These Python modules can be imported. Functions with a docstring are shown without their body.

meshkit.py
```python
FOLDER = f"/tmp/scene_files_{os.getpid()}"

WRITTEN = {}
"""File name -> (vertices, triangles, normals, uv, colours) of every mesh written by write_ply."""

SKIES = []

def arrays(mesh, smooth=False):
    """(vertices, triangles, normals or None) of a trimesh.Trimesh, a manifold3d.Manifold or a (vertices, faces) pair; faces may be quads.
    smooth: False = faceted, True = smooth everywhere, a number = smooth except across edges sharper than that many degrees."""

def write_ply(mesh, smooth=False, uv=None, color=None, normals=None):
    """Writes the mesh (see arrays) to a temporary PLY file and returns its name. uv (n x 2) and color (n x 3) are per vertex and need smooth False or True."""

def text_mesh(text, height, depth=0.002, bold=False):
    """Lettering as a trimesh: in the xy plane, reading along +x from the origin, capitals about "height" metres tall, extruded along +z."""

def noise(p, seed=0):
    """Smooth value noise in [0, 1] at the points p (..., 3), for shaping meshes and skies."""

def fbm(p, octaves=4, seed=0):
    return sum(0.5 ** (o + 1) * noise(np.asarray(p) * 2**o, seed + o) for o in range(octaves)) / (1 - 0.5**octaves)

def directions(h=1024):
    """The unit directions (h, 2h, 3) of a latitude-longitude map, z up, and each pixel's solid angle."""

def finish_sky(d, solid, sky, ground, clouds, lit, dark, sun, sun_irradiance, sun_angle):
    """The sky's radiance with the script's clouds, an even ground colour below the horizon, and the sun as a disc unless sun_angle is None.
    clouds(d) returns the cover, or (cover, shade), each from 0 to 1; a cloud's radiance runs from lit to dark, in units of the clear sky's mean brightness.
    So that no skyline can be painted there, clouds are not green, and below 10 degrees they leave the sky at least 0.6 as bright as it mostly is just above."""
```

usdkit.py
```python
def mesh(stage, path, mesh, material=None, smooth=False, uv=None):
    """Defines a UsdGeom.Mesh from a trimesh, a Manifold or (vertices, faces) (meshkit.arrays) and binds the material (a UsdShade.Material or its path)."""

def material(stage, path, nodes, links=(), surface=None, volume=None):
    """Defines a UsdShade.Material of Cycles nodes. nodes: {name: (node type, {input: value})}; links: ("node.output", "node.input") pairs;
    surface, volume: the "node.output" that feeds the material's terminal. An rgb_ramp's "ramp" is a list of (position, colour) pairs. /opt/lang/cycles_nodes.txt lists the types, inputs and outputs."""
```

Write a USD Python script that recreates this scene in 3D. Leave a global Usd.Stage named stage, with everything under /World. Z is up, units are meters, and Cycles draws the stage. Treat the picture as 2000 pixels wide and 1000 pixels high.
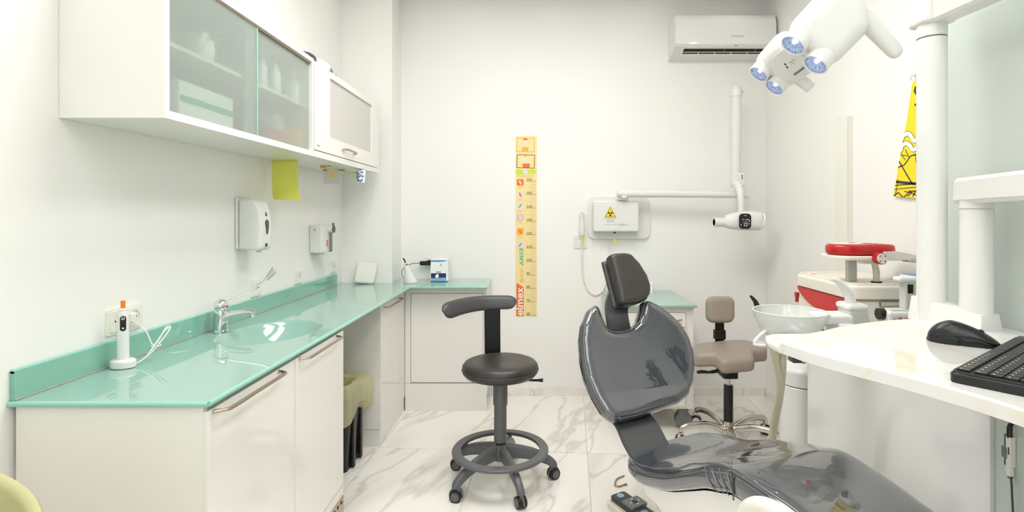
import math, numpy as np, trimesh, shapely, manifold3d as m3
from shapely.geometry import Polygon, Point, LineString, box as sbox
from pxr import Usd, UsdGeom, UsdLux, UsdShade, Gf, Sdf, Vt
import usdkit, meshkit

stage = Usd.Stage.CreateInMemory()
UsdGeom.SetStageUpAxis(stage, UsdGeom.Tokens.z)
UsdGeom.SetStageMetersPerUnit(stage, 1.0)
UsdGeom.Xform.Define(stage, '/World')
UsdGeom.Scope.Define(stage, '/World/Looks')

# ------------------------------------------------------------------ camera, sky, lights, exposure
F, CX, CY, EYE = 1050.0, 1048.0, 418.0, 1.355          # focal length and principal point in pixels of the 2000x1000 frame, eye height
cam = UsdGeom.Camera.Define(stage, '/World/camera')
cam.CreateFocalLengthAttr(36.0 * F / 2000)
cam.CreateHorizontalApertureAttr(36.0); cam.CreateVerticalApertureAttr(18.0)
cam.CreateHorizontalApertureOffsetAttr((1000 - CX) * 0.018)
cam.CreateVerticalApertureOffsetAttr((CY - 500) * 0.018)
cam.CreateClippingRangeAttr(Gf.Vec2f(0.02, 100))
cam.AddTranslateOp().Set(Gf.Vec3d(0, 0, EYE)); cam.AddRotateXOp().Set(90.0)
cam.CreateExposureAttr(0.13)

def rect_light(name, loc, sx, sy, power, color=(1, 1, 1), rot=(0, 0, 0)):
    l = UsdLux.RectLight.Define(stage, '/World/' + name)
    l.CreateWidthAttr(sx); l.CreateHeightAttr(sy); l.CreateIntensityAttr(power); l.CreateColorAttr(Gf.Vec3f(*color))
    l.AddTranslateOp().Set(Gf.Vec3d(*loc)); l.AddRotateXYZOp().Set(Gf.Vec3f(*rot))
    return l
def disk_light(name, loc, r, power, color=(1, 1, 1)):
    l = UsdLux.DiskLight.Define(stage, '/World/' + name)
    l.CreateRadiusAttr(r); l.CreateIntensityAttr(power); l.CreateColorAttr(Gf.Vec3f(*color))
    l.AddTranslateOp().Set(Gf.Vec3d(*loc))
    return l
CEIL, XL, XR, YB, YF, XG = 2.95, -1.36, 1.71, 4.01, -1.9, 1.18
WARM = (1.0, 0.988, 0.966)
ADDED_PANELS = [(-0.35, 0.3), (0.55, 0.3), (-0.35, 2.15), (0.55, 2.15), (-0.35, -1.2), (0.55, -1.2)]  # ceiling panels out of view, added as soft fill light for the room
POWER = [0.8, 0.8, 6.2, 6.2, 2.1, 2.1]
for i, (x, y) in enumerate(ADDED_PANELS):
    rect_light('panel_light_%03d' % i, (x, y, CEIL - 0.021), 0.56, 1.16, POWER[i], WARM)
SPOTS = [(-0.46, 3.66), (0.13, 3.66), (0.77, 3.66), (1.38, 3.66), (-1.08, 3.45), (-0.9, 2.5), (1.45, 2.6)]  # unseen ceiling spots, placed to light the back wall, pier and sides
for i, (x, y) in enumerate(SPOTS):
    disk_light('spot_light_%03d' % i, (x, y, CEIL - 0.013), 0.035, 12.0, WARM)
sky = UsdLux.DomeLight.Define(stage, '/World/sky')
sky.CreateIntensityAttr(1.0)
sky_mat = usdkit.material(stage, '/World/Looks/sky_air', {'b': ('background_shader', {'color': (0.80, 0.90, 1.0), 'strength': 2.0})}, surface='b.background')
UsdShade.MaterialBindingAPI.Apply(sky.GetPrim()).Bind(sky_mat)

# ------------------------------------------------------------------ scene helpers
_used, _loc = {}, {}
def numbered(parent, name):
    key = parent + '/' + name
    n = _used.get(key, -1) + 1
    _used[key] = n
    return key if n == 0 else '%s_%03d' % (key, n)
def tag(prim, label=None, cat=None, group=None, kind=None):
    p = prim if isinstance(prim, Usd.Prim) else stage.GetPrimAtPath(prim)
    for k, v in (('label', label), ('category', cat), ('group', group), ('kind', kind)):
        if v: p.SetCustomDataByKey(k, v)
    return p
def thing(name, label, cat, loc=(0, 0, 0), group=None, kind=None):
    path = numbered('/World', name)
    x = UsdGeom.Xform.Define(stage, path)
    x.AddTranslateOp().Set(Gf.Vec3d(*map(float, loc)))
    _loc[path] = np.asarray(loc, float)
    tag(x.GetPrim(), label, cat, group, kind)
    return path
def obj(name, mesh, mat, parent=None, smooth=35, label=None, cat=None, group=None, kind=None):
    """One Mesh; the mesh is in world coordinates and is moved into its thing's own frame."""
    top = parent is None
    parent = parent or '/World'
    path = numbered(parent, name)
    off = _loc.get(parent, np.zeros(3)); _loc[path] = off
    v, f, n = meshkit.arrays(mesh, smooth)
    if n is None: tm = trimesh.Trimesh(v - off, f, process=False)
    m = usdkit.mesh(stage, path, (v - off, f), mat)
    if n is not None:
        m.CreateNormalsAttr(Vt.Vec3fArray.FromNumpy(n.astype(np.float32))); m.SetNormalsInterpolation('vertex')
    tag(m.GetPrim(), label, cat, group, kind)
    return path
def copy_of(path, loc, label, group=None):
    name = path.rsplit('/', 1)[1].rstrip('0123456789').rstrip('_')
    src = stage.GetPrimAtPath(path); was = src.GetCustomData()
    new = numbered('/World', name)
    x = UsdGeom.Xform.Define(stage, new)
    x.GetPrim().GetReferences().AddInternalReference(Sdf.Path(path)); x.GetPrim().SetInstanceable(True)
    op = [o for o in x.GetOrderedXformOps() if o.GetOpType() == UsdGeom.XformOp.TypeTranslate]
    (op[0] if op else x.AddTranslateOp()).Set(Gf.Vec3d(*map(float, loc)))
    tag(x.GetPrim(), label, was.get('category'), group or was.get('group'))
    return new

# ------------------------------------------------------------------ from a pixel to a place
def at(px, py, d): return np.array([(px - CX) * d / F, d, EYE - (py - CY) * d / F])
def atz(px, py, z): return at(px, py, F * (EYE - z) / (py - CY))
def atx(px, py, x): return at(px, py, F * x / (px - CX))

# ------------------------------------------------------------------ mesh helpers
def cat(*ms):
    ms = [a for m in ms for a in (m if isinstance(m, (list, tuple)) else [m])]
    return trimesh.util.concatenate(ms)
def box(x0, x1, y0, y1, z0, z1):
    m = trimesh.creation.box((abs(x1 - x0), abs(y1 - y0), abs(z1 - z0)))
    m.apply_translation(((x0 + x1) / 2, (y0 + y1) / 2, (z0 + z1) / 2)); return m
def tm(man):
    a = man.to_mesh(); return trimesh.Trimesh(a.vert_properties[:, :3], a.tri_verts, process=False)
def hull(pts): return tm(m3.Manifold.hull_points(np.asarray(pts, float)))
_ico = trimesh.creation.icosphere(2).vertices
_ico1 = trimesh.creation.icosphere(1).vertices
def rbox(x0, x1, y0, y1, z0, z1, r, fine=False):
    b = _ico if fine else _ico1
    r = min(r, (x1 - x0) / 2 * .999, (y1 - y0) / 2 * .999, (z1 - z0) / 2 * .999)
    return hull(np.vstack([b * r + (x, y, z) for x in (x0 + r, x1 - r) for y in (y0 + r, y1 - r) for z in (z0 + r, z1 - r)]))
def balls(*prs, fine=True):
    b = _ico if fine else _ico1
    return hull(np.vstack([b * r + np.asarray(p, float) for p, r in prs]))
def cyl(p0, p1, r, n=24, r1=None):
    return tube([p0, p1], r, n, spline=False, radii=None if r1 is None else [r, r1])
def spline(pts, k=8, closed=False):
    p = np.asarray(pts, float)
    if len(p) < 3: return p
    out, N = [], len(p)
    for i in range(N if closed else N - 1):
        if closed: a, b, c, d = p[i - 1], p[i], p[(i + 1) % N], p[(i + 2) % N]
        else: a, b, c, d = p[max(i - 1, 0)], p[i], p[i + 1], p[min(i + 2, N - 1)]
        for t in np.linspace(0, 1, k, endpoint=False):
            out.append(0.5 * (2 * b + (c - a) * t + (2 * a - 5 * b + 4 * c - d) * t * t + (3 * b - a - 3 * c + d) * t ** 3))
    if not closed: out.append(p[-1])
    return np.array(out)
def loft(rings, cap=True, closed=False):
    R = np.asarray(rings, float); m, n = R.shape[:2]
    v = R.reshape(-1, 3); f = []
    J = np.arange(n); K = (J + 1) % n
    for i in range(m if closed else m - 1):
        a, b = i * n, ((i + 1) % m) * n
        f.append(np.stack([a + J, a + K, b + K], 1)); f.append(np.stack([a + J, b + K, b + J], 1))
    if cap and not closed:
        v = np.vstack([v, R[0].mean(0), R[-1].mean(0)]); c0, c1 = m * n, m * n + 1; a = (m - 1) * n
        f.append(np.stack([np.full(n, c0), K, J], 1)); f.append(np.stack([np.full(n, c1), a + J, a + K], 1))
    t = trimesh.Trimesh(v, np.vstack(f), process=False)
    if t.volume < 0: t.invert()
    return t
def frames(P, closed=False, up=None):
    T = np.gradient(P, axis=0) if not closed else np.roll(P, -1, 0) - np.roll(P, 1, 0)
    T = T / np.maximum(np.linalg.norm(T, axis=1, keepdims=True), 1e-12)
    n = np.array(up, float) if up is not None else (np.array([0, 0, 1.0]) if abs(T[0][2]) < .9 else np.array([1.0, 0, 0]))
    N, B = [], []
    for t in T:
        n = n - t * (n @ t); n = n / np.linalg.norm(n)
        N.append(n); B.append(np.cross(t, n))
    return T, np.array(N), np.array(B)
def tube(pts, r, n=16, spline_k=8, spline=True, closed=False, radii=None, flat=1.0, up=None):
    P = globals()['spline'](pts, spline_k, closed) if spline else np.asarray(pts, float)
    T, N, B = frames(P, closed, up)
    rr = np.full(len(P), r) if radii is None else np.interp(np.linspace(0, 1, len(P)), np.linspace(0, 1, len(radii)), radii)
    a = np.linspace(0, 2 * np.pi, n, endpoint=False)
    return loft(P[:, None] + rr[:, None, None] * (np.cos(a)[None, :, None] * N[:, None] * flat + np.sin(a)[None, :, None] * B[:, None]), closed=closed)
def bar(pts, w, h, up=(0, 0, 1), k=8, bev=.25):
    """A rectangular section swept along points: w across, h along up."""
    P = spline(pts, k); T, N, B = frames(P, False, up)
    c = min(w, h) * bev
    sec = np.array([(-w/2 + c, -h/2), (w/2 - c, -h/2), (w/2, -h/2 + c), (w/2, h/2 - c), (w/2 - c, h/2), (-w/2 + c, h/2), (-w/2, h/2 - c), (-w/2, -h/2 + c)])
    return loft(P[:, None] + sec[None, :, 0, None] * B[:, None] + sec[None, :, 1, None] * N[:, None])
def lathe(prof, loc=(0, 0, 0), n=40, axis=None):
    prof = np.asarray(prof, float); a = np.linspace(0, 2 * np.pi, n, endpoint=False)
    R = np.stack([prof[:, None, 0] * np.cos(a), prof[:, None, 0] * np.sin(a), np.repeat(prof[:, 1:2], n, 1)], -1)
    m = loft(R)
    if axis is not None: m.apply_transform(trimesh.geometry.align_vectors((0, 0, 1), axis))
    m.apply_translation(loc); return m
def prism(poly, h, o=(0, 0, 0), x=(1, 0, 0), y=(0, 1, 0)):
    """Extrudes a shapely polygon by h along x cross y, its plane's axes being x and y in the world."""
    if not isinstance(poly, shapely.Geometry): poly = Polygon(poly)
    gs = [g for g in getattr(poly, 'geoms', [poly]) if g.area > 0]
    m = trimesh.util.concatenate([trimesh.creation.extrude_polygon(g, h, engine='earcut') for g in gs])
    return place(m, o, x, y)
def place(m, o, x, y):
    x, y = np.asarray(x, float), np.asarray(y, float)
    M = np.eye(4); M[:3, 0], M[:3, 1], M[:3, 2], M[:3, 3] = x, y, np.cross(x, y), o
    m = m.copy(); m.apply_transform(M); return m
def text(s, h, o, x, y, depth=.0006, bold=False, center=False):
    m = meshkit.text_mesh(s, h, depth, bold)
    if center: m.apply_translation((-(m.bounds[0][0] + m.bounds[1][0]) / 2, -h / 2, 0))
    return place(m, o, x, y)
def rrect(w, h, r, cx=0, cy=0):
    return sbox(cx - w/2 + r, cy - h/2 + r, cx + w/2 - r, cy + h/2 - r).buffer(r, quad_segs=6)
def poly_ring(poly, n):
    """n points round a polygon, by length, from the point nearest the +x side."""
    e = shapely.set_precision(poly, 0).exterior if not isinstance(poly, np.ndarray) else None
    c = shapely.geometry.polygon.orient(poly).exterior
    s0 = c.project(Point(poly.bounds[2] + 1, poly.centroid.y))
    return np.array([c.interpolate((s0 + c.length * i / n) % c.length).coords[0] for i in range(n)])
def pad(poly, h, r, n=72, steps=5, dome=0.0):
    """A cushion: the polygon with rounded top edge (radius r), height h; flat bottom; in its own xy plane. dome raises the middle."""
    rings = [(poly_ring(poly.buffer(-r * .4), n), 0.0), (poly_ring(poly.buffer(-r * .08), n), r * .2)]
    for k in range(steps + 1):
        a = k / steps * math.pi / 2
        rings.append((poly_ring(poly.buffer(-r * (1 - math.cos(a))), n), h - r + r * math.sin(a)))
    if dome: rings.append((poly_ring(poly.buffer(-r * 2.2), n), h + dome * .6)); 
    R = [np.column_stack([p, np.full(n, z)]) for p, z in rings]
    if dome:
        c = np.array(poly.centroid.coords[0])
        last = R[-1][:, :2]
        for t, z in ((.55, h + dome * .9), (.1, h + dome)): R.append(np.column_stack([c + (last - c) * t, np.full(n, z)]))
    return loft(R)
def nets(f, lo, hi, step):
    """Surface nets of the numpy function f(x, y, z) < 0."""
    lo, hi = np.asarray(lo, float), np.asarray(hi, float)
    N = np.ceil((hi - lo) / step).astype(int) + 1
    ax = [lo[k] + step * np.arange(N[k]) for k in range(3)]
    V = f(*np.meshgrid(*ax, indexing='ij')); s = V < 0
    acc = np.zeros(tuple(N - 1) + (3,)); cnt = np.zeros(tuple(N - 1))
    corners = [(i, j, k) for i in (0, 1) for j in (0, 1) for k in (0, 1)]
    sl = lambda c: tuple(slice(c[a], N[a] - 1 + c[a]) for a in range(3))
    for c in corners:
        for a in range(3):
            if c[a]: continue
            d = list(c); d[a] = 1
            A, B = V[sl(c)], V[sl(d)]; m = (A < 0) != (B < 0)
            t = np.where(m, A / np.where(A - B == 0, 1, A - B), 0)
            p = np.zeros(A.shape + (3,)); p += np.array(c, float); p[..., a] += t
            acc += p * m[..., None]; cnt += m
    on = cnt > 0
    idx = -np.ones(on.shape, int); idx[on] = np.arange(on.sum())
    v = lo + step * (np.argwhere(on) + acc[on] / cnt[on][:, None])
    quads = []
    for a in range(3):
        b, c = (a + 1) % 3, (a + 2) % 3
        s0 = np.take(s, range(0, N[a] - 1), a); s1 = np.take(s, range(1, N[a]), a)
        e = np.argwhere(s0 != s1)
        e = e[(e[:, b] > 0) & (e[:, c] > 0) & (e[:, b] < N[b] - 1) & (e[:, c] < N[c] - 1)]
        q = []
        for db, dc in ((-1, -1), (0, -1), (0, 0), (-1, 0)):
            g = e.copy(); g[:, b] += db; g[:, c] += dc; q.append(idx[g[:, 0], g[:, 1], g[:, 2]])
        q = np.stack(q, 1); flip = ~s0[e[:, 0], e[:, 1], e[:, 2]]
        q[flip] = q[flip][:, ::-1]; quads.append(q)
    q = np.vstack(quads)
    m = trimesh.Trimesh(v, np.vstack([q[:, [0, 1, 2]], q[:, [0, 2, 3]]]), process=False)
    if m.volume < 0: m.invert()
    trimesh.smoothing.filter_taubin(m, iterations=6)
    return m
def unit(v): v = np.asarray(v, float); return v / np.linalg.norm(v)

# ------------------------------------------------------------------ materials
def lin(r, g, b):
    c = np.array([r, g, b]) / 255.0
    return tuple(np.where(c <= .04045, c / 12.92, ((c + .055) / 1.055) ** 2.4))
def pm(name, rgb, rough=.5, **kw):
    return usdkit.material(stage, '/World/Looks/' + name, {'p': ('principled_bsdf', {'base_color': lin(*rgb), 'roughness': rough, **kw})}, surface='p.BSDF')
def pm_bump(name, rgb, rough, scale, strength, dist=.002, detail=3, rgb2=None, **kw):
    nodes = {'g': ('texture_coordinate', {}), 'n': ('noise_texture', {'scale': scale, 'detail': detail}), 'b': ('bump', {'strength': strength, 'distance': dist}),
             'p': ('principled_bsdf', {'base_color': lin(*rgb), 'roughness': rough, **kw})}
    links = [('g.object', 'n.vector'), ('n.fac', 'b.height'), ('b.normal', 'p.normal')]
    if rgb2:
        nodes['r'] = ('rgb_ramp', {'ramp': [(.3, lin(*rgb)), (.7, lin(*rgb2))]}); links += [('n.fac', 'r.fac'), ('r.color', 'p.base_color')]
    return usdkit.material(stage, '/World/Looks/' + name, nodes, links, surface='p.BSDF')
WALL = pm_bump('wall_paint', (245, 243, 239), .45, 60, .05, .001)
CEILM = pm_bump('ceiling_paint', (246, 245, 243), .7, 60, .04, .001)
LACQ = pm_bump('white_lacquer', (239, 236, 231), .07, 5, .02, .001)
CARC = pm('cabinet_board', (238, 235, 229), .25)
WHITE = pm('white_plastic', (231, 230, 226), .25)
GLOSSW = pm('glossy_white', (238, 237, 235), .06, coat_weight=.4)
CREAM = pm('cream_plastic', (236, 230, 217), .35)
OFFW = pm('offwhite_plastic', (238, 236, 226), .3)
LGREY = pm('light_grey_plastic', (205, 207, 200), .35)
MGREY = pm('grey_plastic', (120, 122, 122), .35)
STOOLG = pm_bump('stool_grey_enamel', (98, 99, 102), .38, 300, .04, .0005)
DGREY = pm('dark_grey_plastic', (62, 63, 65), .35)
BLACK = pm('black_plastic', (18, 18, 19), .3)
RUBBER = pm_bump('black_rubber', (30, 30, 31), .6, 200, .1, .001)
DARK = pm('dark_interior', (22, 21, 20), .8)
LEATHER = pm_bump('black_leatherette', (52, 50, 47), .38, 420, .12, .0006)
LEATHER2 = pm_bump('charcoal_leatherette', (66, 66, 66), .4, 420, .12, .0006)
TAUPE = pm_bump('taupe_leatherette', (158, 146, 134), .42, 420, .1, .0006)
PLATE = pm_bump('dark_grey_plate', (66, 68, 69), .3, 90, .03, .0006)
CHROME = pm('chrome', (225, 226, 226), .05, metallic=1.0)
POLAL = pm('polished_aluminium', (205, 200, 192), .16, metallic=1.0)
STEEL = pm('brushed_steel', (186, 172, 154), .28, metallic=1.0)
RED = pm('red_plastic', (188, 28, 30), .25)
REDF = pm('red_front', (206, 48, 44), .35)
ORANGE = pm('orange_plastic', (255, 132, 20), .35)
YELLOW = pm('yellow_vinyl', (250, 222, 20), .4)
YELLOWS = pm('yellow_sign', (250, 214, 10), .4)
BLUE = pm('blue_card', (60, 140, 215), .4)
NAVY = pm('navy_card', (22, 40, 110), .4)
LBLUE = pm('light_blue_button', (150, 185, 205), .3)
INK = pm('dark_ink', (50, 52, 58), .6)
GREYINK = pm('grey_ink', (168, 166, 162), .6)
BLUEINK = pm('blue_ink', (60, 70, 150), .6)
SEAM = pm('brown_stitching', (98, 78, 74), .6)
HOSE = pm('beige_hose', (208, 206, 178), .4)
OLIVE = pm_bump('olive_fabric', (190, 187, 140), .7, 300, .15, .001)
PAPER = pm('white_paper', (246, 246, 244), .6)
GREEN = pm('green_print', (70, 175, 140), .5)
LIME = pm('lime_print', (205, 222, 60), .5)
PINKP = pm('pink_print', (226, 192, 200), .5)
PALEP = pm('pale_print', (228, 226, 212), .5)
ORANGEP = pm('orange_print', (240, 112, 44), .5)
AMBERP = pm('amber_print', (246, 178, 60), .5)
CHARTY = pm('chart_yellow', (244, 222, 160), .45)
CHARTL = pm('chart_line', (206, 186, 130), .5)
BROWNINK = pm('brown_ink', (96, 86, 70), .6)
TEALG = pm('back_painted_teal_glass', (150, 187, 175), .03, coat_weight=.3)
TEALD = pm('teal_glass_splash', (136, 188, 170), .04, coat_weight=.3)
TEALE = pm('teal_glass_edge', (150, 206, 190), .08)
LENS = usdkit.material(stage, '/World/Looks/lamp_reflector', {'g': ('geometry', {}), 'v': ('voronoi_texture', {'scale': 210.0}), 'r': ('rgb_ramp', {'ramp': [(0, lin(225, 233, 255)), (.5, lin(176, 194, 236)), (1, lin(140, 162, 220))]}),
       'b': ('bump', {'strength': .8, 'distance': .003}), 'p': ('principled_bsdf', {'roughness': .15, 'emission_strength': .06, 'metallic': .35})},
       [('g.position', 'v.vector'), ('v.distance', 'r.fac'), ('r.color', 'p.base_color'), ('r.color', 'p.emission_color'), ('v.distance', 'b.height'), ('b.normal', 'p.normal')], surface='p.BSDF')
LED = usdkit.material(stage, '/World/Looks/lamp_led', {'e': ('emission', {'color': (0.85, 0.92, 1.0), 'strength': 6.0})}, surface='e.emission')
GLOW = usdkit.material(stage, '/World/Looks/diffuser_glow', {'e': ('emission', {'color': WARM, 'strength': 4.0})}, surface='e.emission')
FROST = usdkit.material(stage, '/World/Looks/frosted_glass', {'p': ('principled_bsdf', {'base_color': lin(228, 238, 232), 'roughness': .24, 'transmission_weight': .80, 'ior': 1.15, 'coat_weight': .6, 'coat_roughness': .05})}, surface='p.BSDF')
FROST2 = usdkit.material(stage, '/World/Looks/frosted_warm_glass', {'p': ('principled_bsdf', {'base_color': lin(238, 235, 230), 'roughness': .4, 'transmission_weight': .35, 'ior': 1.3, 'coat_weight': .5, 'coat_roughness': .08})}, surface='p.BSDF')
PARTG = usdkit.material(stage, '/World/Looks/partition_glass', {'t': ('translucent_bsdf', {'color': lin(236, 243, 238)}), 'p': ('principled_bsdf', {'base_color': lin(232, 239, 234), 'roughness': .3, 'coat_weight': .8, 'coat_roughness': .04}), 'm': ('mix_closure', {'fac': .35})},
       [('p.BSDF', 'm.closure1'), ('t.BSDF', 'm.closure2')], surface='m.closure')
SHEET = usdkit.material(stage, '/World/Looks/translucent_yellow_sheet', {'t': ('translucent_bsdf', {'color': lin(254, 252, 130)}), 'p': ('principled_bsdf', {'base_color': lin(248, 246, 150), 'roughness': .35}), 'm': ('mix_closure', {'fac': .5})},
       [('p.BSDF', 'm.closure1'), ('t.BSDF', 'm.closure2')], surface='m.closure')
BAG = usdkit.material(stage, '/World/Looks/yellow_bag_film', {'t': ('translucent_bsdf', {'color': lin(254, 252, 215)}), 'tr': ('transparent_bsdf', {'color': lin(240, 235, 190)}), 'p': ('principled_bsdf', {'base_color': lin(252, 249, 212), 'roughness': .2}), 'm': ('mix_closure', {'fac': .4}), 'm2': ('mix_closure', {'fac': .32})},
       [('p.BSDF', 'm.closure1'), ('t.BSDF', 'm.closure2'), ('m.closure', 'm2.closure1'), ('tr.BSDF', 'm2.closure2')], surface='m2.closure')
CLEAR = usdkit.material(stage, '/World/Looks/clear_glass', {'f': ('fresnel', {'IOR': 1.45}), 't': ('transparent_bsdf', {'color': lin(244, 248, 246)}), 'g': ('glossy_bsdf', {'color': (1, 1, 1), 'roughness': .03}), 'm': ('mix_closure', {})},
       [('f.fac', 'm.fac'), ('t.BSDF', 'm.closure1'), ('g.BSDF', 'm.closure2')], surface='m.closure')
BOWLG = usdkit.material(stage, '/World/Looks/satin_bowl_glass', {'t': ('transparent_bsdf', {'color': lin(246, 248, 246)}), 'p': ('principled_bsdf', {'base_color': lin(244, 244, 242), 'roughness': .1, 'coat_weight': .5}), 'm': ('mix_closure', {'fac': .5})},
       [('p.BSDF', 'm.closure1'), ('t.BSDF', 'm.closure2')], surface='m.closure')
FILM = usdkit.material(stage, '/World/Looks/clear_film', {'t': ('transparent_bsdf', {'color': (.93, .93, .92)}), 'p': ('principled_bsdf', {'base_color': lin(235, 235, 232), 'roughness': .12}), 'm': ('mix_closure', {'fac': .7})},
       [('p.BSDF', 'm.closure1'), ('t.BSDF', 'm.closure2')], surface='m.closure')
def vinyl(name, rgb, scale, strength):
    return usdkit.material(stage, '/World/Looks/' + name, {'g': ('texture_coordinate', {}), 'mp': ('mapping', {'scale': (1.0, 1.3, .55)}), 'n': ('noise_texture', {'scale': scale, 'detail': 0.4, 'distortion': 0.7}), 'n2': ('noise_texture', {'scale': scale * 4, 'detail': 2, 'distortion': 2.0}),
        'a': ('math', {'math_type': 'multiply_add', 'value2': .018}), 'b': ('bump', {'strength': strength, 'distance': .05}),
        'p': ('principled_bsdf', {'base_color': lin(*rgb), 'roughness': .2, 'coat_weight': 1.0, 'coat_roughness': .02, 'coat_ior': 1.95})},
        [('g.object', 'mp.vector'), ('mp.vector', 'n.vector'), ('mp.vector', 'n2.vector'), ('n2.fac', 'a.value1'), ('n.fac', 'a.value3'), ('a.value', 'b.height'), ('b.normal', 'p.coat_normal')], surface='p.BSDF')
VINYL = vinyl('film_wrapped_slate_vinyl', (52, 57, 64), 3.2, .42)
VINYL2 = vinyl('film_wrapped_slate_seat', (70, 74, 80), 3.0, .2)
def marble(name, rough, rnd):
    n = {'g': ('geometry', {}), 'o': ('object_info', {}), 'k': ('math', {'math_type': 'multiply', 'value2': rnd}), 'ad': ('mix', {'mix_type': 'add', 'fac': 1.0}),
         'm0_': ('mapping', {'rotation': (0, 0, .42)}), 'mp': ('mapping', {'scale': (1.3, .36, 1.0)}), 'n1': ('noise_texture', {'scale': 1.1, 'detail': 5, 'roughness': .5, 'distortion': .35}), 's1': ('math', {'math_type': 'subtract', 'value2': .5}), 'a1': ('math', {'math_type': 'absolute'}),
         'r1': ('rgb_ramp', {'ramp': [(0, (1, 1, 1)), (.004, (.7, .7, .7)), (.012, (0, 0, 0))]}),
         'n2': ('noise_texture', {'scale': 1.5, 'detail': 4, 'roughness': .5, 'distortion': .4}), 's2': ('math', {'math_type': 'subtract', 'value2': .53}), 'a2': ('math', {'math_type': 'absolute'}),
         'r2': ('rgb_ramp', {'ramp': [(0, (1, 1, 1)), (.03, (.6, .6, .6)), (.09, (0, 0, 0))]}),
         'n3': ('noise_texture', {'scale': 1.4, 'detail': 2}), 'r3': ('rgb_ramp', {'ramp': [(.48, (0, 0, 0)), (.6, (1, 1, 1))]}), 'mk': ('math', {'math_type': 'multiply'}), 'mk2': ('math', {'math_type': 'multiply', 'value2': .7}), 'm0': ('math', {'math_type': 'multiply', 'value2': .42}),
         'c2': ('mix', {'color1': lin(247, 243, 236), 'color2': lin(226, 219, 208)}), 'c1': ('mix', {'color2': lin(172, 163, 152)}),
         'p': ('principled_bsdf', {'roughness': rough})}
    l = [('o.random', 'k.value1'), ('g.position', 'ad.color1'), ('k.value', 'ad.color2'), ('ad.color', 'm0_.vector'), ('m0_.vector', 'mp.vector'), ('mp.vector', 'n1.vector'), ('mp.vector', 'n2.vector'), ('mp.vector', 'n3.vector'),
         ('n1.fac', 's1.value1'), ('s1.value', 'a1.value1'), ('a1.value', 'r1.fac'), ('n2.fac', 's2.value1'), ('s2.value', 'a2.value1'), ('a2.value', 'r2.fac'), ('n3.fac', 'r3.fac'),
         ('r2.color', 'mk.value1'), ('r3.color', 'mk.value2'), ('mk.value', 'mk2.value1'), ('mk2.value', 'c2.fac'), ('r1.color', 'm0.value1'), ('m0.value', 'c1.fac'), ('c2.color', 'c1.color1'), ('c1.color', 'p.base_color')]
    return usdkit.material(stage, '/World/Looks/' + name, n, l, surface='p.BSDF')
MARBLE = marble('marble_tile', .12, 37.0)
MARBLEW = marble('marble_tile_skirting', .2, 53.0)
GROUT = pm('grout', (196, 188, 176), .8)
STONE = usdkit.material(stage, '/World/Looks/white_stone_top', {'g': ('geometry', {}), 'n': ('noise_texture', {'scale': 3.0, 'detail': 4, 'distortion': 1.0}), 's': ('math', {'math_type': 'subtract', 'value2': .5}), 'a': ('math', {'math_type': 'absolute'}), 'r': ('rgb_ramp', {'ramp': [(0, lin(226, 220, 206)), (.04, lin(228, 227, 224))]}),
       'p': ('principled_bsdf', {'roughness': .06, 'coat_weight': .3})}, [('g.position', 'n.vector'), ('n.fac', 's.value1'), ('s.value', 'a.value1'), ('a.value', 'r.fac'), ('r.color', 'p.base_color')], surface='p.BSDF')

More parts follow.
